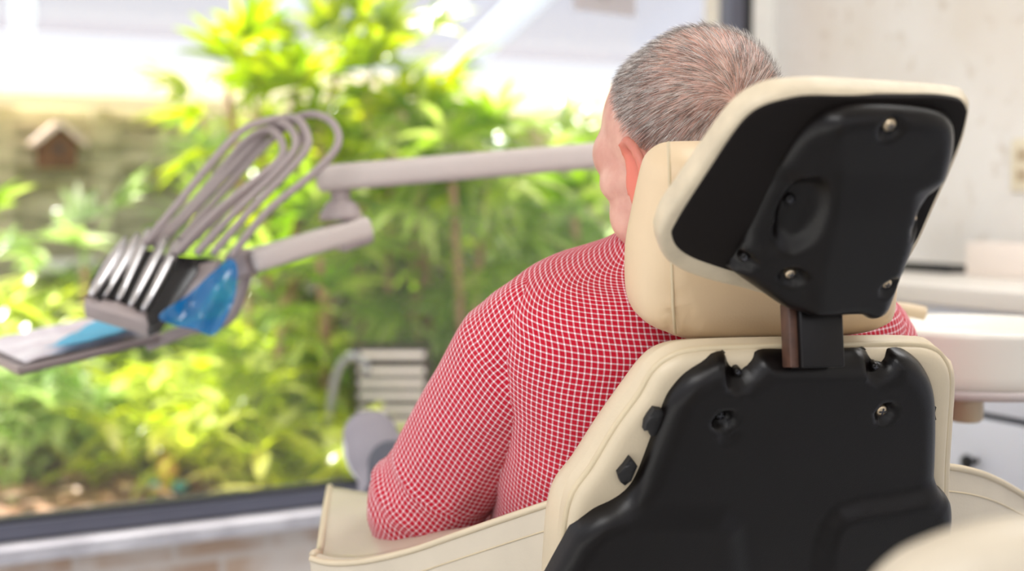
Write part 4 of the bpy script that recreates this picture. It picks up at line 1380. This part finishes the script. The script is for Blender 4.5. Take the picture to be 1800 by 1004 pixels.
# ------------------------------------------------------------------ garden outside
GZ = 0.22
g0 = W0 + WN * 0.24
def gpt(px, Y, z=GZ):
    X_ = (px - 900) / FPX * Y
    return V((X_, Y, z))
# ground with gentle relief
vs, fs = [], []
nx, ny = 60, 40
for i in range(nx + 1):
    for k in range(ny + 1):
        p = g0 + WD * (-4 + 9 * i / nx) + WN * (7.5 * k / ny)
        vs.append(V((p.x, p.y, GZ - 0.02 + 0.05 * noise.noise(p * 0.9))))
for i in range(nx):
    for k in range(ny):
        fs.append([i * (ny + 1) + k, (i + 1) * (ny + 1) + k, (i + 1) * (ny + 1) + k + 1, i * (ny + 1) + k + 1])
struct(obj('ground', vs, fs, M['mulch']), 'brown mulched garden bed outside the window')

# fence
FY = 7.5
FP0 = V((0, FY, 0))
FNn = -WN
def fence_pt(px, py, off=0.0):
    d = ray(px, py); P0 = FP0 + FNn * off
    k = (P0 - CAM).dot(WN) / d.dot(WN)
    return CAM + d * k
fa = FP0 + WD * -5.0; fb = FP0 + WD * 5.5
FT = fence_pt(60, 182).z
fence = empty('garden_fence', FP0 + Z * 0.0, 'weathered olive grey lattice board fence behind the plants', 'fence')
nb = 12
gg = []
for i in range(nb):
    z0 = 0.0 + (FT - 0.0) * i / nb; z1 = (FT) * (i + 1) / nb - 0.010
    off = 0.02 if i % 2 else 0.0
    gg.append(panel_box(fa, fb, z0, z1, WN, off, off + 0.02))
gg.append(panel_box(fa, fb, 0, FT, WN, 0.06, 0.08))
obj('board_panel', *join(*gg), M['fence'], fence, smooth=False)
for px in (-150, 5, 178, 330, 480, 630, 780, 930, 1060):
    p = fence_pt(px, 300)
    c = V((p.x, p.y, 0))
    obj('post', *panel_box(c - WD * 0.04, c + WD * 0.04, 0, FT, WN, -0.03, 0.02), M['fence'], fence, smooth=False)
for (px0, px1, py0, py1) in ((20, 160, 215, 320), (200, 285, 215, 320)):        # interlocking frame pieces of the lattice
    gl = []
    for t in np.linspace(py0, py1, 4):
        a_ = fence_pt(px0, t); b_ = fence_pt(px1, t)
        gl.append(panel_box(V((a_.x, a_.y, 0)), V((b_.x, b_.y, 0)), a_.z - 0.015, a_.z + 0.015, WN, -0.02, 0.0))
    for px in (px0, px1):
        a_ = fence_pt(px, py0); b_ = fence_pt(px, py1); c = V((a_.x, a_.y, 0))
        gl.append(panel_box(c - WD * 0.02, c + WD * 0.02, b_.z, a_.z, WN, -0.02, 0.0))
    obj('lattice_slats', *join(*gl), M['fence'], fence, smooth=False)

# birdhouse hung on the fence
bp = fence_pt(100, 296, 0.10)
bh = empty('birdhouse', bp, 'small brown wooden birdhouse with a pale gabled roof on the fence', 'birdhouse')
w_, h_, r_ = 0.075, 0.115, 0.06
def bpt(x, y, z): return bp + WD * x + FNn * y + Z * z
pr = [(-w_, 0), (w_, 0), (w_, h_), (0, h_ + r_), (-w_, h_)]
vs = [bpt(x, y, z) for y in (-0.06, 0.06) for x, z in pr]
fs = [[0, 1, 2, 3, 4], [9, 8, 7, 6, 5]] + [[i, 5 + i, 5 + (i + 1) % 5, (i + 1) % 5] for i in range(5)]
obj('box', vs, fs, M['bird_wood'], bh, smooth=False)
rv = [bpt(x, y, z) for y in (-0.075, 0.10) for x, z in ((-w_ - 0.035, h_ - 0.022), (0, h_ + r_ + 0.008), (w_ + 0.035, h_ - 0.022), (w_ + 0.035, h_ - 0.002), (0, h_ + r_ + 0.028), (-w_ - 0.035, h_ - 0.002))]
rf = [[0, 1, 4, 5], [1, 2, 3, 4], [6, 11, 10, 7], [7, 10, 9, 8]] + [[i, 6 + i, 6 + (i + 1) % 6, (i + 1) % 6] for i in range(6)]
obj('roof', rv, rf, M['bird_roof'], bh, smooth=False)
obj('entry_hole', *lathe_geo([(0.018, 0), (0.018, 0.002)], bpt(0, 0.0605, 0.085), FNn, Z, 20), M['dark'], bh)
obj('perch', *tube_geo([bpt(0, 0.06, 0.045), bpt(0, 0.10, 0.045)], 0.004, 8), M['bird_wood'], bh)

# white board leaning low on the fence
p = fence_pt(110, 468, 0.10)
wb = obj('white_board', *box_geo(p, WD, FNn, Z, 0.16, 0.01, 0.03, 0.004), M['white_slat'], sharp=40)
tag(wb, 'small white board low on the fence below the birdhouse', 'board')

# patio cover: cream beam, white rafters, frosted panels
pc_root = empty('patio_cover', FP0 + Z * FT, 'white patio cover with cream beam, sloping rafters and frosted panels', 'patio cover')
b0_, b1_ = fence_pt(0, 185, 0.10), fence_pt(0, 98, 0.10)
ZB0, ZB1 = b0_.z, b1_.z
obj('beam', *panel_box(fa, fb, ZB0, ZB1, WN, -0.12, -0.02), M['beam'], pc_root, smooth=False)
obj('beam_ledge', *panel_box(fa, fb, ZB0 - 0.0, ZB0 + 0.05, WN, -0.16, -0.12), M['beam'], pc_root, smooth=False)
SL = V((0.343, -1.0, 0.2)).normalized()           # up-slope direction, towards the house
for px, py in ((40, 97), (446, 128), (784, 150), (1130, 175)):
    q = fence_pt(px, py, 0.10)
    s = q
    e = s + SL * 2.65
    sd = SL.cross(Z).normalized(); upn = sd.cross(SL)
    obj('rafter', *box_geo((s + e) / 2 + upn * 0.03 , SL, sd, upn, (e - s).length / 2, 0.048, 0.045), M['rafter'], pc_root, smooth=False)
s0 = fence_pt(-600, 60, 0.10); s1 = fence_pt(1500, 175, 0.10)
s0.z = s1.z = ZB1 + 0.06
vs = [s0, s1, s1 + SL * 2.65, s0 + SL * 2.65]
obj('roof_panel', [v + Z * 0.05 for v in vs], [[0, 1, 2, 3]], M['panel'], pc_root, smooth=False)

# ---- foliage
def leaflet(base, d, n_, L, W, droop, seg=5, fold=0.25):
    """a narrow pointed strip; returns verts, faces"""
    side = d.cross(n_).normalized()
    vs, fs = [], []
    p = base.copy(); dd = d.copy()
    for i in range(seg + 1):
        t = i / seg
        w = W * (math.sin(PI * min(1, 0.18 + t * 0.82)) ** 0.7)
        if i == seg: w = W * 0.08
        vs += [p - side * w - n_ * w * fold * -1, p.copy(), p + side * w + n_ * w * fold]
        dd = (dd - Z * droop / seg).normalized()
        p = p + dd * (L / seg)
    for i in range(seg):
        a = i * 3
        fs += [[a, a + 1, a + 4, a + 3], [a + 1, a + 2, a + 5, a + 4]]
    return vs, fs

class Acc:
    def __init__(s): s.v, s.f = [], []
    def add(s, g):
        o = len(s.v); s.v += g[0]; s.f += [[i + o for i in q] for q in g[1]]

def fan_leaf(acc, base, d, L, n=8, spread=1.7, droop=0.5, W=0.017):
    """a lady palm leaf: fingers spreading from the tip of a petiole"""
    d = d.normalized()
    s = d.cross(Z)
    if s.length < 0.1: s = X.copy()
    s.normalize(); up = s.cross(d).normalized()
    roll = random.uniform(-0.7, 0.7)
    s, up = s * math.cos(roll) + up * math.sin(roll), up * math.cos(roll) - s * math.sin(roll)
    for k in range(n):
        a = (k / (n - 1) - 0.5) * spread * 1.6 + random.uniform(-.06, .06)
        dd = (d * math.cos(a) + s * math.sin(a) + up * 0.10).normalized()
        acc.add(leaflet(base, dd, up, L * random.uniform(0.8, 1.1) * (1 - 0.18 * abs(a)), W * random.uniform(0.8, 1.2), droop * random.uniform(0.6, 1.4)))

def palm(px_list, label, mat, nleaf=14, L=0.30, depth_spread=0.35, ground=None, W=0.018, span=0.5, droop=0.6, group=None):
    """px_list: crown centres (px, py, Y, height span px). One clump with canes and fan leaves"""
    c0 = at(*px_list[0][:3])
    root = empty('lady_palm', V((c0.x, c0.y, GZ)), label, 'palm', group)
    lv = Acc()
    for (px, py, Y) in px_list:
        top = at(px, py, Y)
        foot = V((top.x * 0.93 + c0.x * 0.07 + random.uniform(-.06, .06), top.y + random.uniform(-.1, .1), GZ - 0.02))
        mid = foot.lerp(top, 0.5) + V((random.uniform(-.05, .05), random.uniform(-.05, .05), 0))
        obj('cane', *tube_geo(crom([foot, mid, top], 6), 0.013, 8), M['trunk'], root)
        for i in range(nleaf):
            t = 1 - (i / nleaf) ** 1.2
            hgt = top + Z * (-(1 - t) * span + 0.03)
            a = i * 2.4 + random.uniform(-.4, .4)
            el = 1.15 * t - 0.15 + random.uniform(-.25, .25)
            d = V((math.cos(a) * math.cos(el), math.sin(a) * math.cos(el), math.sin(el)))
            pl = random.uniform(0.12, 0.24)
            tip = hgt + d * pl
            lv.add(tube_geo([hgt, tip], 0.003, 4, False))
            fan_leaf(lv, tip, (d - Z * 0.15), L * random.uniform(0.8, 1.15), random.choice((6, 7, 8, 9)), 1.5, droop, W)
    obj('fronds', lv.v, lv.f, M[mat], root)
    return root

def shrub(px, Y, hgt, wid, label, mat, n=70, L=0.16, W=0.022, zb=None):
    c = gpt(px, Y)
    root = empty('leafy_shrub', c, label, 'shrub')
    lv, st_ = Acc(), Acc()
    for i in range(n):
        a = random.uniform(0, 2 * PI); r = wid * math.sqrt(random.random()); z = hgt * random.uniform(0.12, 1.0) * (1 - 0.35 * (r / wid) ** 2)
        b = c + V((r * math.cos(a), r * math.sin(a), z))
        if i % 5 == 0: st_.add(tube_geo([c + V((r * .3 * math.cos(a), r * .3 * math.sin(a), -0.02)), c.lerp(b, 0.6) + Z * 0.03, b], 0.005, 5))
        for k in range(4):
            a2 = random.uniform(0, 2 * PI); el = random.uniform(-0.3, 0.9)
            d = V((math.cos(a2) * math.cos(el), math.sin(a2) * math.cos(el), math.sin(el)))
            up = (Z - d * d.z).normalized()
            lv.add(leaflet(b, d, up, L * random.uniform(0.7, 1.3), W * random.uniform(0.7, 1.3), random.uniform(0.3, 1.0), 4))
    obj('foliage', lv.v, lv.f, M[mat], root)
    obj('stems', st_.v, st_.f, M['leaf_dark'], root)

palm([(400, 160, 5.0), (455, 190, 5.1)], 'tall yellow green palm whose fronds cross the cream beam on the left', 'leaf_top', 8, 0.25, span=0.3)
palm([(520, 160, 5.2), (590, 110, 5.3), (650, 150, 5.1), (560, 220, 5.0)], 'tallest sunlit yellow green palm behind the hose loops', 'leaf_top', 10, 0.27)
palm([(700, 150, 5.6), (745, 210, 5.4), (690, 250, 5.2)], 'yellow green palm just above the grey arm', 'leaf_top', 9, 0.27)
palm([(795, 320, 4.8), (860, 300, 5.0), (730, 300, 5.1)], 'mid green palm with tan cane hanging below the grey arm', 'leaf_mid', 13, 0.30, droop=1.2)
palm([(960, 330, 5.4), (1010, 380, 5.2), (910, 380, 5.5)], 'green palm beside the face of the man', 'leaf_mid', 11, 0.28, droop=1.0)
palm([(440, 340, 5.7), (390, 420, 5.9)], 'pale green palm seen between the hoses', 'leaf_mid', 11, 0.28)
palm([(560, 420, 4.7), (500, 520, 4.6)], 'glossy green palm below the lower grey arm', 'leaf_mid', 12, 0.24)
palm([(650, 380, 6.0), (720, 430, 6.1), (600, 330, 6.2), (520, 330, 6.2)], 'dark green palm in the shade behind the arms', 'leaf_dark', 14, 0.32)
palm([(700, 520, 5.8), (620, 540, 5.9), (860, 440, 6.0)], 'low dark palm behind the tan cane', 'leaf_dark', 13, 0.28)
palm([(150, 470, 5.4)], 'small palm with broad pale leaves left of the instrument holder', 'leaf_pale', 7, 0.22, span=0.2)
palm([(-70, 470, 4.4)], 'palm partly out of frame at the left edge below the fence top', 'leaf_mid', 8, 0.18, span=0.3)

rows_ = [(40, 4.6, 0.42, 0.28, 'leaf_pale', 'pale green shrub at the far left under the tray'),
         (150, 5.2, 0.55, 0.34, 'leaf_low', 'lime shrub behind the tray corner'),
         (260, 4.6, 0.40, 0.26, 'leaf_low', 'bright lime shrub directly below the tray'),
         (350, 5.3, 0.55, 0.32, 'leaf_pale', 'pale leafy shrub below the blue film'),
         (420, 4.5, 0.42, 0.28, 'leaf_low', 'yellow green shrub above the middle of the window sill'),
         (500, 5.0, 0.50, 0.30, 'leaf_low', 'lime shrub left of the bent pipe'),
         (560, 4.3, 0.26, 0.24, 'leaf_low', 'low yellow shrub in front of the grey shoe'),
         (60, 6.0, 0.62, 0.42, 'leaf_mid', 'taller green shrub at the foot of the fence on the left'),
         (230, 6.1, 0.68, 0.42, 'leaf_mid', 'green shrub against the fence below the instrument holder'),
         (640, 5.6, 0.26, 0.22, 'leaf_mid', 'low green shrub under the slatted screen'),
         (780, 5.0, 0.55, 0.26, 'leaf_pale', 'upright pale shrub beside the red sleeve'),
         (-60, 5.2, 0.6, 0.35, 'leaf_low', 'lime shrub cut by the left edge of the view'),
         (1000, 5.4, 0.9, 0.35, 'leaf_pale', 'pale shrub behind the shoulder of the man')]
for px, Y, h_, w_, mt, lb in rows_:
    shrub(px, Y, h_, w_, lb, mt, int(115 * (w_ / 0.3) ** 2 * max(0.7, h_ / 0.45)))

# fallen leaves on the mulch
lt_ = Acc()
for i in range(1500):
    p = g0 + WD * random.uniform(-2.6, 2.2) + WN * random.uniform(0.2, 3.0)
    z = GZ + 0.02 + 0.05 * noise.noise(p * 0.9)
    a = random.uniform(0, 2 * PI)
    lt_.add(leaflet(V((p.x, p.y, z)), V((math.cos(a), math.sin(a), random.uniform(0, .3))).normalized(), V((random.uniform(-.3, .3), random.uniform(-.3, .3), 1)).normalized(), random.uniform(0.05, 0.11), 0.018, 0.3, 2))
lo_ = obj('leaf_litter', lt_.v, lt_.f, M['litter'])
tag(lo_, 'dry tan fallen leaves scattered over the garden bed', 'fallen leaves', kind='stuff')

# bent pipe and slatted screen
pp0 = [at(578, 770, 4.35), at(580, 720, 4.35), at(588, 670, 4.35), at(600, 640, 4.35), at(622, 626, 4.35), at(640, 640, 4.35), at(643, 660, 4.35)]
pp0 = [V((pp0[0].x, pp0[0].y, GZ - 0.03))] + pp0
po = obj('hooked_pipe', *tube_geo(crom(pp0, 8), 0.013, 10), M['pole'])
tag(po, 'grey hooked garden pipe standing left of the slatted screen', 'pipe')
sr_ = empty('slatted_screen', gpt(685, 4.5), 'low dark slatted screen with bright white slats behind the grey shoe', 'screen')
for px in (634, 672, 715, 745):
    p = at(px, 700, 4.56)
    obj('post', *box_geo(V((p.x, p.y, 0.42)), X, Yv, Z, 0.012, 0.012, 0.22), M['screen_dark'], sr_, smooth=False)
obj('back_board', *box_geo(at(688, 695, 4.585), X, Yv, Z, 0.13, 0.006, 0.17), M['screen_dark'], sr_, smooth=False)  # dark board added behind the white strips for contrast
for py in (624, 652, 674, 696, 720, 742, 764):
    p = at(688, py, 4.50)
    if p.z > 0.2:
        obj('slat', *box_geo(p, X, Yv, Z, 0.105, 0.003, 0.0095), M['white_slat'], sr_, smooth=False)  # white strips stand in for light showing through gaps
# small glazed garden ornament
op = gpt(290, 4.35)
orn = empty('garden_ornament', op, 'small ochre and teal glazed ornament on the ground near the sill', 'ornament')
obj('body', *ell_geo(op + Z * 0.06, X, Yv, Z, (0.035, 0.03, 0.06), 20, 12), M['yellow'], orn)
for s in (-1, 1):
    obj('foot', *ell_geo(op + X * 0.035 * s + Z * 0.015, X, Yv, Z, (0.026, 0.03, 0.02), 16, 10), M['teal'], orn)

# ------------------------------------------------------------------ light
w = bpy.data.worlds.new('sky'); bpy.context.scene.world = w
w.use_nodes = True
nt = w.node_tree; nt.nodes.clear()
o_ = nt.nodes.new('ShaderNodeOutputWorld'); bg = nt.nodes.new('ShaderNodeBackground')
tc = nt.nodes.new('ShaderNodeTexCoord'); sx = nt.nodes.new('ShaderNodeSeparateXYZ')
nt.links.new(tc.outputs['Generated'], sx.inputs[0])
rp = nt.nodes.new('ShaderNodeValToRGB')
e = rp.color_ramp.elements
e[0].position = 0.0; e[0].color = (0.50, 0.50, 0.53, 1)
e[1].position = 0.55; e[1].color = (0.90, 0.93, 1.0, 1)
nt.links.new(sx.outputs[2], rp.inputs[0]); nt.links.new(rp.outputs[0], bg.inputs[0])
bg.inputs[1].default_value = 1.6
nt.links.new(bg.outputs[0], o_.inputs[0])
sd_ = bpy.data.lights.new('sun', 'SUN'); sd_.energy = 20.0; sd_.angle = math.radians(1.0); sd_.color = (1.0, 0.95, 0.84)
so_ = bpy.data.objects.new('sun', sd_); C.objects.link(so_)
so_.rotation_euler = V((0.62, -0.42, -1.0)).to_track_quat('-Z', 'Y').to_euler()
def area(name, loc, tgt, size, power, col):
    l_ = bpy.data.lights.new(name, 'AREA'); l_.shape = 'RECTANGLE'; l_.size, l_.size_y = size; l_.energy = power; l_.color = col
    q = bpy.data.objects.new(name, l_); C.objects.link(q)
    q.location = loc; q.rotation_euler = (V(tgt) - V(loc)).to_track_quat('-Z', 'Y').to_euler()
area('ceiling_light', (-0.5, -0.3, 2.5), (0.2, 1.4, 1.0), (1.4, 1.4), 36, (1.0, 0.99, 0.985))  # soft fill lamp added out of view, above and behind the camera
area('ceiling_light', (1.2, 1.9, 2.5), (1.2, 2.0, 0.0), (1.2, 0.6), 20, (1.0, 1.0, 1.0))  # second added fill, out of view above the bowl and right wall
sc_ = bpy.context.scene
sc_.view_settings.view_transform = 'Standard'
sc_.view_settings.look = 'None'
sc_.view_settings.exposure = 0.22
sc_.cycles.use_denoising = True
sc_.cycles.max_bounces = 10
sc_.cycles.transparent_max_bounces = 16
sc_.cycles.sample_clamp_indirect = 6.0
